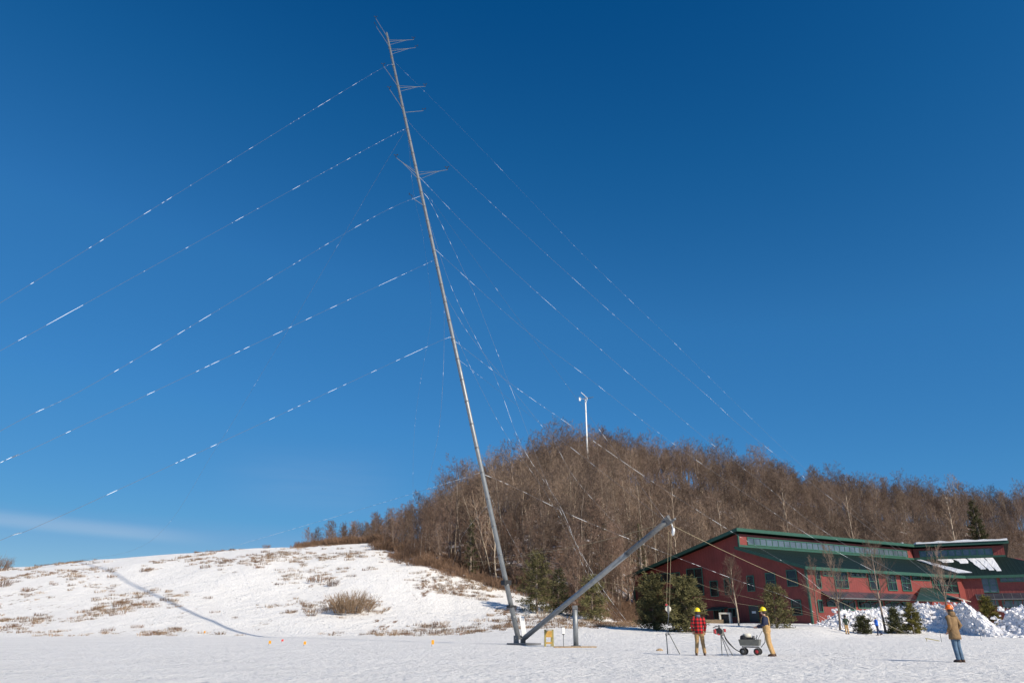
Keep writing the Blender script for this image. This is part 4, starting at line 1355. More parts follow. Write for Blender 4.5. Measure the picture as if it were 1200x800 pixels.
mb.box(GD * (GL + .18) - gu * .16, (.55, .1, .16), Rg)
mb.box(GD * (GL + .12) + gu * .12, (.22, .16, .2), Rg)
mb.build('head_fitting', M_GALVDARK, gin, bevel=.01)
mb = MB()
hk = GD * (GL + .1) - gu * .22
mb.tube([hk, hk + Vector((.05, 0, -.25))], .03, 8)
mb.lathe([(.02, -.24), (.07, -.18), (.085, 0), (.07, .12), (.02, .16)], hk + Vector((.06, 0, -.38)), 12, (.2, 0, 1))
mb.build('hoist_block', M_SILVER, gin, smooth=True)

# support post and small things round the base
P = gp(675, 757)
post = thing('support_post', P, 'upright grey steel post under the middle of the gin pole', 'post')
hp = at(671, 709, P.y).z - P.z
mb = MB(); mb.tube([(0, 0, -.05), (0, 0, hp)], .145, 18); mb.build('tube', M_GALV, post, smooth=True)
mb = MB(); mb.box((0, 0, .03), (.5, .5, .05)); mb.build('foot_plate', M_GALVDARK, post)
mb = MB(); mb.box((0, -.15, hp - .12), (.3, .03, .16)); mb.build('saddle', M_GALVDARK, post)
mb = MB(); mb.box((0, 0, 0.02), (2.3, .34, .09)); o = mb.build('timber', M_WOOD, loc=gp(674, 758.3)); o.rotation_euler = (0, 0, radians(3))
tag(o, 'long weathered board lying on snow at the foot of the steel post', 'board')

P = gp(643.5, 757)
st = thing('wooden_stand', P, 'yellow wooden stand with an ochre panel between mast foot and steel post', 'stand', rz=radians(8))
hw, hh = .22, at(643, 738, P.y).z - P.z
for s in (-1, 1):
    mb = MB(); mb.box((s * hw, 0, hh / 2), (.10, .05, hh)); mb.build('leg', M_YWOOD, st, bevel=.006)
    mb = MB(); mb.box((s * hw * .86, .30, hh * .42), (.06, .05, hh * .86), Matrix.Rotation(radians(12), 3, 'X')); mb.build('leg', M_YWOOD, st, bevel=.006)
mb = MB(); mb.box((0, -.01, hh * .77), (hw * 2 - .1, .03, hh * .40)); mb.build('panel', M_OCHRE, st)
mb = MB(); mb.box((0, -.01, hh * .22), (hw * 2 - .1, .04, .10)); mb.build('rail', M_OCHRE, st)
mb = MB(); mb.box((0, 0.0, hh + .02), (hw * 2 + .1, .09, .04)); mb.build('rail', M_YWOOD, st)

P = gp(660.5, 757)
wp = thing('white_marker_post', P, 'thin post topped by a white box, beside the yellow wooden stand', 'post')
hh = at(660, 734, P.y).z - P.z
mb = MB(); mb.tube([(0, 0, -.1), (0, 0, hh - .38)], .02, 8); mb.build('stake', M_GALVDARK, wp)
mb = MB(); mb.box((0, 0, hh - .2), (.17, .14, .36)); mb.build('white_box', M_WHITE, wp, bevel=.02)
mb = MB(); mb.box((0, 0, hh), (.20, .17, .03)); mb.box((0, 0, hh - .4), (.13, .11, .04)); mb.build('cap', M_DARK, wp)

# small wind turbine on the hill
TY = 185.0
hub = at(686, 467, TY); tg = Vector((at(694, 545, TY).x, TY, 0)); tg.x = hub.x; tg.z = ground(hub.x, TY)
tb = thing('wind_turbine', tg, 'small white three-bladed wind turbine above the wooded hilltop', 'wind turbine')
Hh = hub.z - tg.z
mb = MB(); mb.tube([(0, 0, -.5), (0, 0, Hh - .3)], [.26, .17], 10); mb.build('tower', M_WHITE, tb, smooth=True)
mb = MB(); mb.tube([(-.5, 0, Hh), (.5, -.2, Hh)], [.14, .2], 8)
mb.tube([(-.5, 0, Hh), (-1.4, .1, Hh)], .05, 6); mb.build('nacelle', M_WHITE, tb)
mb = MB(); mb.box((-1.45, .1, Hh), (.45, .05, 1.1)); mb.build('tail_vane', M_WHITE, tb)
for tip in ((680.8, 459.5), (695.5, 465), (686.6, 472.5)):
    e = at(*tip, TY - .8) - tg
    b = Vector((.5, -.35, Hh))
    d = (e - b); u, w = basis(d)
    mb = MB(); mb.rings([[b + d * t + u * c * a + w * .04 * bb for a, bb in ((-1, -1), (1, -1), (1, 1), (-1, 1))] for t, c in ((0, .1), (.2, .16), (.7, .11), (1, .05))])
    mb.build('blade', M_WHITE if tip[0] < 690 else M_GREYPLASTIC, tb)

# ------------------------------------------------------------------ guy wires, ropes
def path3d(A, B, pts):
    """sagging line in the upright plane through its two ends"""
    h = B - A; n = Vector((-h.y, h.x, 0)).normalized()
    out = [A] + [on_plane(x, y, A, n) for x, y in pts] + [B]
    return out
def spline(P, per=10):
    out = []
    for i in range(len(P) - 1):
        p0, p1, p2, p3 = P[max(i - 1, 0)], P[i], P[i + 1], P[min(i + 2, len(P) - 1)]
        for k in range(per):
            t = k / per
            out.append(0.5 * ((2 * p1) + (p2 - p0) * t + (2 * p0 - 5 * p1 + 4 * p2 - p3) * t * t + (3 * p1 - p0 - 3 * p2 + p3) * t * t * t))
    out.append(P[-1])
    return out
def wire(label, A, B, pts=(), r=.007, ice=.5, seed=0, ri=.017, material=None, name='guy_wire', cat='guy wire', t0=0.0, t1=1.0, group=None):
    rng = random.Random(seed + 100)
    P = spline(path3d(A, B, pts))
    org = B.copy()
    P = [p - org for p in P]
    mb = MB(); mb.tube(P, r, 5)
    o = mb.build(name, material or M_WIRE, loc=org)
    tag(o, label, cat, group)
    ri *= .5; r *= .8
    if ice > 0:
        # ice sleeves left on the wire: broken lengths, thick and thin
        L = [0.0]
        for a, b in zip(P, P[1:]): L.append(L[-1] + (b - a).length)
        tot = L[-1]
        def pos(s):
            for i in range(len(L) - 1):
                if s <= L[i + 1]: return P[i].lerp(P[i + 1], (s - L[i]) / max(L[i + 1] - L[i], 1e-9))
            return P[-1]
        im = MB(); s = tot * t0
        while s < tot * t1:
            dens = ice * (0.85 + .7 * noise.noise(Vector((s * .09, seed * 3.7, 1))))
            ln = rng.expovariate(1 / .65) + .12
            if rng.random() < dens + .15:
                e = min(s + ln, tot)
                rr = ri * rng.uniform(.45, 1.35)
                im.tube([pos(s), pos((s + e) / 2), pos(e)], [rr * .6, rr, rr * .7], 5)
                s = e + rng.expovariate(1 / .35)
            else:
                s += rng.expovariate(1 / (1.1 * (1.2 - min(ice, 1))))
        if im.f: im.build('ice_coating', M_ICE, o)['kind'] = 'stuff'
    return o
A = mast_at
wire('uppermost of the iced guy wires running left from the mast', A(77), gp(-717, 790, 8), [(434, 88), (0, 355)], ice=.75, seed=1)
wire('second highest of the iced guy wires running left from the mast', A(150), gp(-680, 790, 8), [(429, 175), (0, 411)], ice=.75, seed=2)
wire('third highest of the iced guy wires running left from the mast', A(229), gp(-495, 790, 8), [(433, 257), (147, 428), (0, 505)], ice=.8, seed=3)
wire('fourth highest of the iced guy wires running left, crossing the middle of the sky', A(304), gp(-510, 790, 8), [(394, 358), (63, 514), (0, 542)], ice=.7, seed=4)
wire('fifth iced guy wire running left, next above the wire grazing the slope skyline', A(395), gp(-350, 790, 8), [(503, 405), (118, 583), (0, 633)], ice=.7, seed=5)
wire('low iced guy wire crossing the left tip of the wood to the slope skyline', A(553), at(235, 651, 150), [(490, 576), (400, 603), (300, 632)], ice=.95, seed=6, ri=.03)
wire('steep thin wire dropping left from the upper mast to the slope skyline', A(150), at(60, 666, 152), [(455, 186), (354, 359), (314, 425), (255, 522), (176, 634), (87, 657)], r=.009, ice=.4, seed=7, ri=.018)
RA = gp(1189, 749); RA2 = gp(1186, 748)
wire('highest of the iced guy wires running right, faint against the upper sky', A(70), RA, [(550, 160), (672, 287), (770, 382), (940, 546), (1100, 678)], ice=.14, seed=8, t1=.8, r=.004)
wire('second highest of the iced guy wires running right from the mast', A(135), RA, [(497, 163), (596, 257), (715, 365), (825, 460), (882, 511), (1060, 651)], ice=.5, seed=9, t1=.82)
wire('third highest of the iced guy wires running right from the mast', A(205), RA, [(566, 284), (690, 397), (811, 501), (885, 559), (981, 632), (1148, 722)], ice=.55, seed=10, t1=.8)
wire('fourth highest of the iced guy wires running right from the mast', A(290), RA2, [(610, 382), (682, 437), (772, 507), (834, 551), (970, 640), (1120, 715)], ice=.45, seed=11, t1=.85)
RB = gp(1010, 737)
wire('fifth iced guy wire running right, crossing the clerestory to the yard', A(398), RB, [(602, 452), (686, 510), (766, 565), (858, 623), (942, 674)], ice=.65, seed=12, ri=.02)
wire('lowest iced guy wire running right across the red gable wall', A(555), gp(985, 737), [(599, 569), (667, 602), (712, 621), (786, 650), (868, 681), (928, 702)], ice=.9, seed=13, ri=.021)
BA = gp(737, 731)
wire('uppermost iced back guy wire falling to the foot of the wood', A(225), BA, [(506, 240), (552, 336), (569, 378), (602, 463), (644, 572), (695, 672)], ice=.8, seed=14, ri=.022)
wire('second iced back guy wire, just left of the uppermost back one', A(235), gp(733, 731), [(530, 339), (580, 441), (611, 521), (656, 592), (680, 648), (712, 706)], ice=.75, seed=15, ri=.020)
wire('third iced back guy wire from the middle of the mast to the wood foot', A(360), gp(730, 730), [(541, 408), (588, 501), (640, 578), (672, 640), (705, 703)], ice=.6, seed=16)
wire('iced wire from the middle of the mast down to the pine by the school', A(340), gp(781, 733), [(550, 392), (602, 458), (647, 515), (676, 563), (733, 628), (752, 662)], ice=.45, seed=17)
wire('lowest iced back guy wire ending at the snow patch by the dark evergreens', A(570), gp(633, 692), [(597, 625)], ice=.8, seed=18)
HA = gp(486, 655)
wire('faint wire hanging close along the left side of the mast', A(152), HA, [(485, 228), (497, 285), (505, 370), (486, 500)], ice=.22, seed=19)
wire('faint near-vertical wire meeting the wood left of the mast', A(350), gp(498, 655), [(515, 498), (500, 575)], ice=.4, seed=20)
wire('short iced wire slanting from the lower mast into the brush', A(590), gp(529, 668), [(541, 630)], ice=.5, seed=21)
GT = G1 + Vector((0, 0, -.1))
wire('lifting wire from upper mast to the gin pole tip', A(215), GT, [], ice=.08, seed=22, r=.005)
wire('lifting wire from middle mast to the gin pole tip', A(420), GT, [], ice=.05, seed=23, r=.005)
def rope(label, A_, B_, pts, r=.010, seed=0):
    return wire(label, A_, B_, pts, r=r, ice=0, material=M_ROPE, name='rope', cat='rope')
rope('tan rope from the gin pole tip left across the wood to the slope', GT, gp(546, 666), [(680, 639), (600, 653)])
rope('tan rope from the gin pole tip right across the gable to the corner', GT, gp(1068, 745), [(842, 642), (910, 673), (968, 697)])
rope('upper of two long tan ropes crossing behind the mast toward the school', gp(546, 660), gp(985, 736), [(585, 617), (680, 640), (800, 677), (842, 691), (950, 718)], r=.013)
rope('lower of two long tan ropes crossing behind the mast toward the school', gp(540, 672), gp(975, 735), [(560, 657), (710, 682), (800, 697), (860, 706), (948, 720)], r=.013)

# hoist line: gin tip to pulley block to ground anchor
W0 = gp(782.5, 766)
PB = at(783, 713, (G1.y + W0.y) / 2)
for dx, lab in ((-.07, 'left of two hoist ropes hanging from gin pole tip to pulley'), (.07, 'right of two hoist ropes hanging from gin pole tip to pulley')):
    wire(lab, G1 + Vector((dx + .1, 0, -.5)), PB + Vector((dx, 0, .12)), [], r=.006, ice=0, name='hoist_rope', cat='rope', material=M_ROPE)
pl = thing('pulley_block', PB, 'pale round pulley block hanging on the hoist ropes before the pines', 'pulley')
mb = MB(); mb.lathe([(.03, -.05), (.13, -.045), (.10, 0), (.13, .045), (.03, .05)], (0, 0, 0), 16, (0, 1, 0)); mb.build('sheave', M_CREAM, pl, smooth=False)
mb = MB()
for s in (-1, 1): mb.box((0, s * .065, -.02), (.09, .012, .34))
mb.tube([(0, 0, -.18), (0, 0, -.34)], .022, 6)
mb.tube([(-.0, -.08, 0), (0, .08, 0)], .02, 8)
mb.build('cheek_plate', M_GALVDARK, pl)
mb = MB(); mb.box((-.07, 0, .18), (.09, .06, .08)); mb.build('shackle', M_REDPAINT, pl)
wire('single rope from the pulley block down to the ground anchor', PB + Vector((0, 0, -.3)), W0 + Vector((0, 0, .75)), [], r=.009, ice=0, name='anchor_rope', cat='rope')
an = thing('ground_anchor', W0, 'pair of thin steel anchor rods in snow left of the man in plaid', 'anchor')
mb = MB(); mb.tube([(0, 0, -.2), (0, 0, .78)], .022, 8); mb.lathe([(.03, -.06), (.05, 0), (.03, .06)], (0, 0, .78), 8); mb.build('rod', M_GALVDARK, an)
mb = MB(); mb.tube([(.55, -.1, -.1), (.12, 0, .82)], .022, 8); mb.lathe([(.03, -.06), (.05, 0), (.03, .06)], (.1, 0, .82), 8); mb.build('rod', M_GALVDARK, an)
mb = MB(); mb.ellipses([(0, 0, -.05, .2, .14), (0, 0, .05, .16, .1), (0.02, 0, .1, .06, .04)], 10)
tag(mb.build('cloth_bag', M_WOOD, loc=gp(773, 762)), 'small brown bag lying on snow left of the anchor rods', 'bag')

# ------------------------------------------------------------------ winch and cart
WY = gp(850, 768)
wz = at(843, 740, WY.y)
wi = thing('winch', WY, 'red and dark winch head propped on thin legs beside the man in plaid', 'winch')
c = wz - WY
mb = MB(); mb.box(c, (.34, .24, .22), Matrix.Rotation(radians(12), 3, 'Y')); mb.build('winch_body', M_GREYPLASTIC, wi, bevel=.03)
mb = MB(); mb.lathe([(.03, -.16), (.13, -.15), (.08, -.12), (.08, .12), (.13, .15), (.03, .16)], c + Vector((0, 0, .03)), 14, (.3, 1, 0)); mb.build('drum', M_DARK, wi)
mb = MB(); mb.box(c + Vector((-.20, -.05, .02)), (.07, .2, .16)); mb.box(c + Vector((.20, -.05, .06)), (.08, .16, .12)); mb.box(c + Vector((-.06, -.13, -.09)), (.12, .03, .06)); mb.build('guard', M_REDPAINT, wi, bevel=.02)
mb = MB(); mb.tube([c + Vector((-.24, 0, .16)), c + Vector((-.1, 0, .22)), c + Vector((.05, 0, .2))], .025, 6); mb.tube([c + Vector((.0, 0, .1)), c + Vector((.02, 0, .26))], .04, 8); mb.build('handle', M_GALVDARK, wi)
for e in ((.05, -.25, 0), (.4, .35, 0), (-.05, .3, 0)):
    mb = MB(); mb.tube([c + Vector((.05, 0, -.1)), Vector(e)], .018, 6); mb.build('leg', M_GALVDARK, wi)
CP = gp(880, 767)
HO = MB()
for k in range(2):
    s = c + Vector((.18, .03 * k, -.05)); e = (CP - WY) + Vector((-.45, -.1 + .1 * k, .12))
    HO.tube(spline([s, s + Vector((.08, 0, -.22 - .05 * k)), s.lerp(e, .6) + Vector((0, 0, -.14)), e], 8), .016, 6)
HO.build('hydraulic_hose', M_BLACK, wi, smooth=True)
wire('thin taut rope running left from the winch to the anchor rods', W0 + Vector((.1, 0, .8)), wz + Vector((-.2, 0, 0)), [], r=.008, ice=0, name='winch_rope', cat='rope')

cart = thing('garden_cart', CP, 'grey four-wheeled garden cart loaded with a small engine', 'cart', rz=radians(-26))
mb = MB()
x0, x1, y0, y1, zb_, zt_ = -.40, .44, -.3, .3, .36, .60
for (ax, ay, bx_, by_) in ((-1, -1, 1, -1), (-1, 1, 1, 1)):
    mb.rings([[Vector((x0 + .05, ay * .26, zb_)), Vector((x1 - .05, ay * .26, zb_)), Vector((x1 - .05, ay * .235, zb_)), Vector((x0 + .05, ay * .235, zb_))],
              [Vector((x0, ay * .31, zt_)), Vector((x1, ay * .31, zt_)), Vector((x1, ay * .28, zt_)), Vector((x0, ay * .28, zt_))]])
for ax, xx in ((1, x1), (-1, x0)):
    mb.rings([[Vector((xx - ax * .05, -.235, zb_)), Vector((xx - ax * .05, .235, zb_)), Vector((xx - ax * .075, .235, zb_)), Vector((xx - ax * .075, -.235, zb_))],
              [Vector((xx, -.28, zt_)), Vector((xx, .28, zt_)), Vector((xx - ax * .03, .28, zt_)), Vector((xx - ax * .03, -.28, zt_))]])
mb.box((.02, 0, zb_ + .01), (.72, .46, .02))
mb.build('tray', M_GREYPLASTIC, cart)
mb = MB(); mb.box((.02, 0, .31), (.7, .06, .05))
for x in (-.26, .30): mb.box((x, 0, .25), (.05, .34, .05)); mb.tube([(x, -.3, .14), (x, .3, .14)], .015, 6); mb.box((x, 0, .2), (.04, .3, .1))
mb.build('chassis', M_GALVDARK, cart)
for x in (-.26, .30):
    for s in (-1, 1):
        mb = MB(); n = 18
        mb.rings([[Vector((x + r * cos(2 * pi * k / n), s * .27 + yy, .14 + r * sin(2 * pi * k / n))) for k in range(n)] for r, yy in ((.07, -.04), (.125, -.045), (.135, -.02), (.135, .02), (.125, .045), (.07, .04))], cap=False)
        w = mb.build('wheel', M_BLACK, cart, smooth=True)
        mb = MB(); mb.lathe([(.02, -.045), (.07, -.03), (.07, .03), (.02, .045)], (x, s * .27, .14), 14, (0, 1, 0)); mb.build('rim', M_REDPAINT if (x > 0 and s < 0) else M_GALVDARK, w)
mb = MB(); mb.tube([(.44, 0, .3), (.62, 0, .5), (.66, 0, .78)], .018, 6); mb.tube([(.66, -.12, .78), (.66, .12, .78)], .02, 6); mb.build('handle', M_GALVDARK, cart)

EP = CP + Vector((-.08, 0, .382))
en = thing('engine', EP, 'small petrol engine with a cream fuel tank sitting in the grey cart', 'engine', rz=radians(-26))
mb = MB(); mb.box((0, 0, .16), (.42, .3, .28)); mb.lathe([(.02, -.2), (.13, -.18), (.13, .1), (.02, .14)], (-.14, 0, .26), 12, (0, 1, 0)); mb.build('crankcase', M_DARK, en, bevel=.02)
mb = MB(); mb.ellipses([(.0, 0, .28, .12, .09), (.0, 0, .31, .17, .12), (.0, 0, .41, .17, .12), (.0, 0, .45, .12, .08)], 14); mb.build('fuel_tank', M_CREAM, en, smooth=True)
mb = MB(); mb.box((-.20, -.10, .30), (.12, .1, .1)); mb.box((-.1, -.155, .22), (.14, .02, .1)); mb.build('shroud', M_REDPAINT, en, bevel=.02)
mb = MB(); mb.tube([(.26, 0, .2), (.26, 0, .36)], .05, 8); mb.tube([(.36, .05, .2), (.40, .05, .4)], .015, 6); mb.tube([(.3, -.08, .22), (.44, -.06, .36)], .013, 6); mb.build('exhaust', M_GALVDARK, en)

# ------------------------------------------------------------------ people
def skin_object(name, verts, edges, material, parent):
    me = bpy.data.meshes.new(name)
    me.from_pydata([v[0] for v in verts], edges, [])
    o = bpy.data.objects.new(name, me); COL.objects.link(o)
    o.modifiers.new('skin', 'SKIN').use_smooth_shade = True
    for i, v in enumerate(verts):
        sv = me.skin_vertices[0].data[i]; sv.radius = (v[1], v[1]); sv.use_root = (i == 0)
    ss = o.modifiers.new('sub', 'SUBSURF'); ss.levels = 2; ss.render_levels = 2
    dg = bpy.context.evaluated_depsgraph_get(); dg.update()
    nm = bpy.data.meshes.new_from_object(o.evaluated_get(dg))
    bpy.data.objects.remove(o)
    nm.name = name
    nm.materials.clear(); nm.materials.append(material)
    nm.polygons.foreach_set('use_smooth', [True] * len(nm.polygons))
    b = bpy.data.objects.new(name, nm); COL.objects.link(b); b.parent = parent
    return b

def person(loc, rz, label, pose, top, legs, hat, head_turn=0.0, boots=M_BOOT, hand=M_SKIN, lean=0.0, scale=1.0, coat_len=.86, overalls=None, hood=False, collar=None, hair=True, hat_kind='hard'):
    """local axes: faces -Y, 1.78 m tall; pose gives knees, ankles, elbows, wrists"""
    root = thing('person', loc, label, 'person', rz=rz)
    root.rotation_euler = (lean, 0, rz); root.scale = (scale,) * 3
    J = {k: Vector(v) for k, v in dict(pelvis=(0, 0, .95), waist=(0, .005, 1.1), chest=(0, .01, 1.3), neck=(0, .012, 1.49), neck2=(0, -.005, 1.56),
                                        shL=(.19, .01, 1.42), shR=(-.19, .01, 1.42), hipL=(.095, 0, .9), hipR=(-.095, 0, .9)).items()}
    for k, v in pose.items(): J[k] = Vector(v)
    Rt = Matrix.Rotation(head_turn, 3, 'Z')
    hc = Vector((0, -.015, 1.65))
    V, Ed, ix = [], [], {}
    def add(k, co, r, par=None):
        ix[k] = len(V); V.append((co, r))
        if par: Ed.append((ix[par], ix[k]))
    add('pelvis', J['pelvis'], .12)
    add('waist', J['waist'], .115, 'pelvis'); add('chest', J['chest'], .135, 'waist'); add('neck', J['neck'], .06, 'chest'); add('neck2', J['neck2'], .055, 'neck')
    add('jaw', hc + Rt @ Vector((0, -.015, -.045)), .07, 'neck2'); add('head', hc + Vector((0, .005, .035)), .095, 'jaw'); add('crown', hc + Vector((0, .01, .09)), .075, 'head')
    add('nose', hc + Rt @ Vector((0, -.108, -.01)), .014, 'jaw')
    for s in 'LR':
        add('sh' + s, J['sh' + s], .06, 'chest'); add('el' + s, J['el' + s], .045, 'sh' + s); add('wr' + s, J['wr' + s], .03, 'el' + s)
        hd = (J['wr' + s] - J['el' + s]).normalized()
        sd = (Vector((0, 0, 1)).cross(hd)); sd = sd.normalized() if sd.length > .2 else Vector((0, -1, 0))
        add('palm' + s, J['wr' + s] + hd * .07, .032, 'wr' + s)
        nrm = hd.cross(sd).normalized()
        for q, (off, ln) in enumerate(((-.03, .07), (-.010, .085), (.011, .08), (.031, .06))):
            b = J['wr' + s] + hd * .095 + sd * off
            add(f'f{s}{q}a', b, .011, 'palm' + s); add(f'f{s}{q}b', b + hd * ln * .6 + nrm * .006, .0095, f'f{s}{q}a'); add(f'f{s}{q}c', b + hd * ln * .9 + nrm * .03, .008, f'f{s}{q}b')
        b = J['wr' + s] + hd * .035 - sd * .038
        add(f't{s}a', b, .012, 'wr' + s); add(f't{s}b', b + hd * .04 - sd * .02 + nrm * .012, .009, f't{s}a')
        add('hip' + s, J['hip' + s], .09, 'pelvis'); add('kn' + s, J['kn' + s], .055, 'hip' + s); add('an' + s, J['an' + s], .04, 'kn' + s)
    skin_object('body', V, Ed, hand if hand is not M_SKIN else M_SKIN, root)
    # trousers
    mb = MB()
    mb.ellipses([(0, 0, .80, .13, .10), (0, 0, .86, .185, .135), (0, 0, .95, .18, .13), (0, .005, 1.06, .165, .12)], 16)
    for s in 'LR':
        h, k, a = J['hip' + s], J['kn' + s], J['an' + s]
        m1, m2 = h.lerp(k, .5), k.lerp(a, .5)
        mb.tube([h + Z * .04, h.lerp(k, .25), m1, k, m2, a + Z * .0, a - Z * .02], [.105, .105, .092, .077, .072, .068, .070], 12)
    mb.build('trousers', legs, root, smooth=True)
    for s in 'LR':
        a = J['an' + s]; k = J['kn' + s]
        mb = MB()
        tz = a.z - .09
        mb.rings([[Vector((a.x + .048 * w * cos(2 * pi * q / 12), a.y - .05 + oy + .14 * ln * sin(2 * pi * q / 12), tz + z)) for q in range(12)]
                  for z, w, ln, oy in ((-.02, 1.0, 1, 0), (.02, 1.06, 1.02, 0), (.06, 1.0, .9, .015), (.09, .95, .5, .05), (.15, .95, .36, .055))])
        mb.build('boot', boots, root, smooth=True)
    # upper garment with sleeves
    mb = MB()
    bt = coat_len
    fl = .03 if bt < .8 else 0
    mb.ellipses([(0, 0, bt, .195 + fl, .15 + fl), (0, 0, bt + .08, .195 + fl, .148 + fl), (0, .005, 1.08, .185, .14), (0, .01, 1.25, .205, .145), (0, .012, 1.37, .21, .14), (0, .014, 1.44, .165, .115), (0, .012, 1.495, .085, .078), (0, .01, 1.525, .074, .07)], 18)
    for s in 'LR':
        sh, el, wr = J['sh' + s], J['el' + s], J['wr' + s]
        mb.tube([sh * 1.0 + Vector((-.05 if s == 'L' else .05, 0, .0)), sh + Vector((.012 if s == 'L' else -.012, 0, -.005)), sh.lerp(el, .4), el, el.lerp(wr, .5), wr], [.085, .083, .074, .064, .056, .047], 12)
    mb.build('jacket', top, root, smooth=True)
    if hood:
        mb = MB(); mb.ellipses([(0, .03, 1.45, .14, .11), (0, .05, 1.50, .125, .115), (0, .055, 1.56, .115, .105), (0, .05, 1.61, .10, .085)], 14); mb.build('hood', top, root, smooth=True)
    if collar:
        mb = MB(); mb.ellipses([(0, .012, 1.46, .12, .10), (0, .02, 1.51, .105, .10), (0, .02, 1.565, .09, .09)], 14); mb.build('hood', collar, root, smooth=True)
    if overalls:
        mb = MB()
        mb.ellipses([(0, 0, .9, .202, .158), (0, .005, 1.08, .194, .150), (0, .008, 1.16, .196, .150)], 18)
        mb.rings([[Vector((x * wd, yy, z)) for x, yy in ((-1, .135), (1, .135), (1, .162), (-1, .162))] for z, wd in ((1.14, .17), (1.25, .12), (1.36, .07), (1.44, .03))])
        for s in (-1, 1):
            mb.tube([(s * .03, .158, 1.38), (s * .09, .125, 1.47), (s * .10, .02, 1.50), (s * .10, -.10, 1.44), (s * .09, -.152, 1.28)], .022, 8)
        mb.rings([[Vector((x * .13, yy, z)) for x, yy in ((-1, -.165), (1, -.165), (1, -.138), (-1, -.138))] for z in (1.12, 1.32)])
        mb.build('overalls', overalls, root, smooth=False, bevel=.006)
    # eyes, hair, hat
    mb = MB()
    for s in (-1, 1):
        c_ = hc + Rt @ Vector((s * .034, -.088, .005)); mb.lathe([(.004, -.010), (.012, -.004), (.012, .004), (.004, .010)], c_, 8, Rt @ Vector((0, -1, 0)))
    mb.build('eye', M_DARK, root)
    if hair:
        mb = MB(); mb.ellipses([(0, .025, 1.575, .062, .058), (0, .02, 1.62, .094, .092), (0, .015, 1.69, .102, .103), (0, .012, 1.725, .09, .09)], 14); mb.build('hair', M_HAIR, root, smooth=True)
    mb = MB()
    if hat_kind == 'hard':
        pr = [(.125, .0), (.128, .012), (.122, .03), (.118, .07), (.10, .115), (.065, .145), (.02, .157)]
        mb.lathe(pr, (0, .0, 1.685), 18)
        bd = Rt @ Vector((0, -1, 0)); sd = Rt @ Vector((1, 0, 0))
        b0 = Vector((0, 0, 1.69))
        mb.rings([[b0 + sd * (.105 * cos(t)) + bd * (.115 + .07 * sin(t)) + Z * z for t in [pi * q / 8 for q in range(9)]] for z in (-.008, .008)])
        mb.tube([Vector((0, 0, 1.70)) - bd * .115, Vector((0, 0, 1.80)) - bd * .085, Vector((0, 0, 1.845)), Vector((0, 0, 1.80)) + bd * .085, Vector((0, 0, 1.71)) + bd * .115], .014, 6)
        mb.build('hard_hat', hat, root, smooth=True)
    elif hat_kind == 'knit':
        mb.lathe([(.108, 0), (.112, .03), (.108, .07), (.085, .12), (.03, .145)], (0, .005, 1.67), 16)
        mb.build('cap', hat, root, smooth=True)
    return root

STAND = dict(knL=(.115, -.01, .5), anL=(.14, .02, .1), knR=(-.115, -.01, .5), anR=(-.14, .02, .1))
def lower_z(P): return P
p1 = person(gp(821.5, 767.5), radians(172), 'man in red and black plaid jacket and yellow hard hat, back to camera',
            dict(STAND, anL=(.17, .02, .1), anR=(-.16, .02, .1), elL=(.27, .05, 1.15), wrL=(.24, -.06, .93), elR=(-.27, .05, 1.15), wrR=(-.24, -.05, .92)),
            M_PLAID, M_KHAKI, M_YELLOWHAT, head_turn=radians(-10), coat_len=.84, collar=M_SLATECLOTH)
p2 = person(gp(904, 768.5), radians(-112), 'man in tan bib overalls, navy jacket and yellow hard hat beside the cart',
            dict(knL=(.10, -.02, .5), anL=(.11, .06, .1), knR=(-.10, .02, .5), anR=(-.12, .1, .1), elL=(.24, -.06, 1.17), wrL=(.17, -.32, 1.12), elR=(-.24, -.06, 1.17), wrR=(-.16, -.32, 1.10)),
            M_NAVY, M_TAN, M_YELLOWHAT, head_turn=radians(8), lean=radians(4), coat_len=.9, overalls=M_TAN, hand=M_SKIN)
p3 = person(gp(1125, 775.5), radians(-152), 'man in long brown coat, blue jeans and orange hard hat at right',
            dict(knL=(.09, -.01, .5), anL=(.10, .03, .1), knR=(-.09, .0, .5), anR=(-.10, .04, .1), elL=(.28, .10, 1.16), wrL=(.22, -.06, .98), elR=(-.28, .10, 1.16), wrR=(-.22, -.06, .98)),
            M_COAT, M_DENIM, M_ORANGEHAT, head_turn=radians(25), coat_len=.72, hood=True)
def standing(px, Y):
    x = at(px, 735, Y).x
    return Vector((x, Y, ground(x, Y)))
p4 = person(standing(992, 74), radians(-165), 'distant worker in dark green jacket and tan trousers by the snow heap',
            dict(STAND, elL=(.33, .05, 1.2), wrL=(.28, -.08, .98), elR=(-.34, .03, 1.2), wrR=(-.42, -.12, 1.05)),
            M_GREENCLOTH, M_TAN, M_HAIR, head_turn=radians(10), hat_kind='knit', scale=.94)
p5 = person(standing(1029, 74), radians(-95), 'distant worker in bright blue jacket and white cap walking left',
            dict(knL=(.09, -.10, .52), anL=(.10, -.16, .1), knR=(-.09, .06, .5), anR=(-.10, .28, .13), elL=(.24, -.04, 1.16), wrL=(.16, -.30, 1.08), elR=(-.24, -.04, 1.16), wrR=(-.16, -.30, 1.06)),
            M_BLUECLOTH, M_NAVY, M_WHITE, lean=radians(5), hat_kind='knit', scale=.94)
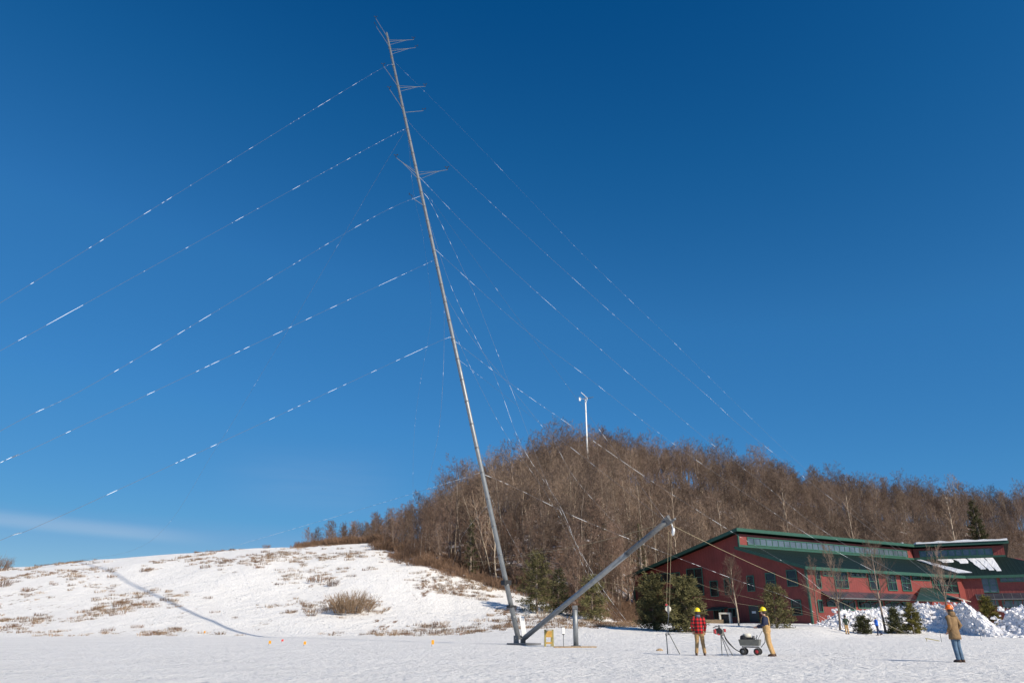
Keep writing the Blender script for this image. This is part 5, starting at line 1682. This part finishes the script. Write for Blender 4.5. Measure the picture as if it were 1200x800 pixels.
# things in the workers' hands
q = at(893, 739, p2.location.y)
wire('thin control cord from the hands of the man in overalls to the cart', q, CP + Vector((.3, 0, .5)), [], r=.008, ice=0, name='control_cord', cat='cord', material=M_BLACK)
b5 = Vector(p5.location)
mb = MB(); mb.tube([(-.75, -.2, 1.12), (.25, -.05, .92)], .03, 8); mb.box((-.75, -.2, 1.12), (.22, .06, .1))
tag(mb.build('hand_tool', M_WHITE, loc=b5), 'pale long-handled tool carried by the worker in blue', 'tool')

# ------------------------------------------------------------------ small markers, stakes, boards
def marker(px, py, m, label, h=.30, group=None):
    h *= .8
    P = gp(px, py)
    o = thing('marker_flag', P, label, 'marker', group)
    mb = MB(); mb.tube([(0, 0, -.05), (0, 0, h)], .012, 6); mb.build('stake', M_GALVDARK, o)
    mb = MB(); mb.rings([[Vector((x, y, h * .35 + z)) for x, y in ((-.02, -.02), (.12, -.03), (.12, .0), (-.02, .02))] for z in (0, h * .7)])
    mb.build('flag', m, o)
    return o
marker(506, 757, M_ORANGE, 'orange marker alone on the snow left of the mast foot', .4)
marker(315, 755.5, M_ORANGE, 'orange marker with a red one close on its right')
marker(356, 756.5, M_ORANGE, 'orange marker right of the small red marker on flat snow')
marker(239, 742.5, M_ORANGE, 'leftmost orange marker, at the foot of the open slope', .35)
marker(330, 752, M_REDFLAG, 'small red marker low at the slope foot between two orange ones', .22)
marker(412, 636, M_REDFLAG, 'left of two red markers on the skyline by the wood', .55)
marker(419, 636, M_REDFLAG, 'right of two red markers on the skyline by the wood', .55)
def stake(px, py, h, label):
    mb = MB(); mb.tube([(0, 0, -.1), (.01, 0, h)], .016, 6)
    tag(mb.build('stake', M_GALVDARK, loc=gp(px, py)), label, 'stake')
stake(1103.5, 752, .75, 'thin stake left of the man in the orange hat, by the tan board')
stake(1150, 750, .75, 'thin stake right of the man in the orange hat')
stake(553, 702, 1.0, 'thin stalk in the snow gap left of the mast')
stake(617, 703, 1.2, 'thin stake on the snow just right of the lower mast')
P = gp(1093, 751)
mb = MB(); mb.box((0, 0, .12), (1.0, .06, .05), Matrix.Rotation(radians(10), 3, 'Y')); mb.tube([(-.42, 0, -.05), (-.42, 0, .2)], .02, 6)
tag(mb.build('board', M_YWOOD, loc=P), 'short tan board propped up left of the orange-hatted man', 'board')
mb = MB(); mb.ellipses([(0, 0, -.05, .85, .35), (0, 0, .06, .75, .3), (.1, 0, .13, .3, .12)], 14)
tag(mb.build('brown_mat', M_WOOD, loc=gp(1047, 740)), 'brown patch of matting on snow right of the blue worker', 'mat')
P = Vector(W1(-2.6, (u0 + u1) / 2 + 2.3, 0)); P.z = ground(P.x, P.y)
sbx = thing('play_box', P, 'small cream framed play box at the gable wall by the grey door', 'box', rz=radians(-30))
mb = MB()
for s in (-1, 1): mb.box((s * .6, 0, .55), (.2, .8, 1.1))
mb.box((0, 0, 1.15), (1.4, .8, .2)); mb.build('frame', M_CREAM, sbx, bevel=.04)
mb = MB(); mb.box((0, .2, .5), (1.0, .3, .9)); mb.build('back_panel', M_DARK, sbx)
mb = MB(); mb.box((0, 0, .2), (2.6, .5, .5)); o = mb.build('timber', M_WOOD, loc=P + Vector((-1.4, .6, 0))); o.rotation_euler = (0, 0, radians(-30))
tag(o, 'long brown timber box low against the gable wall left of the cream play box', 'timber')
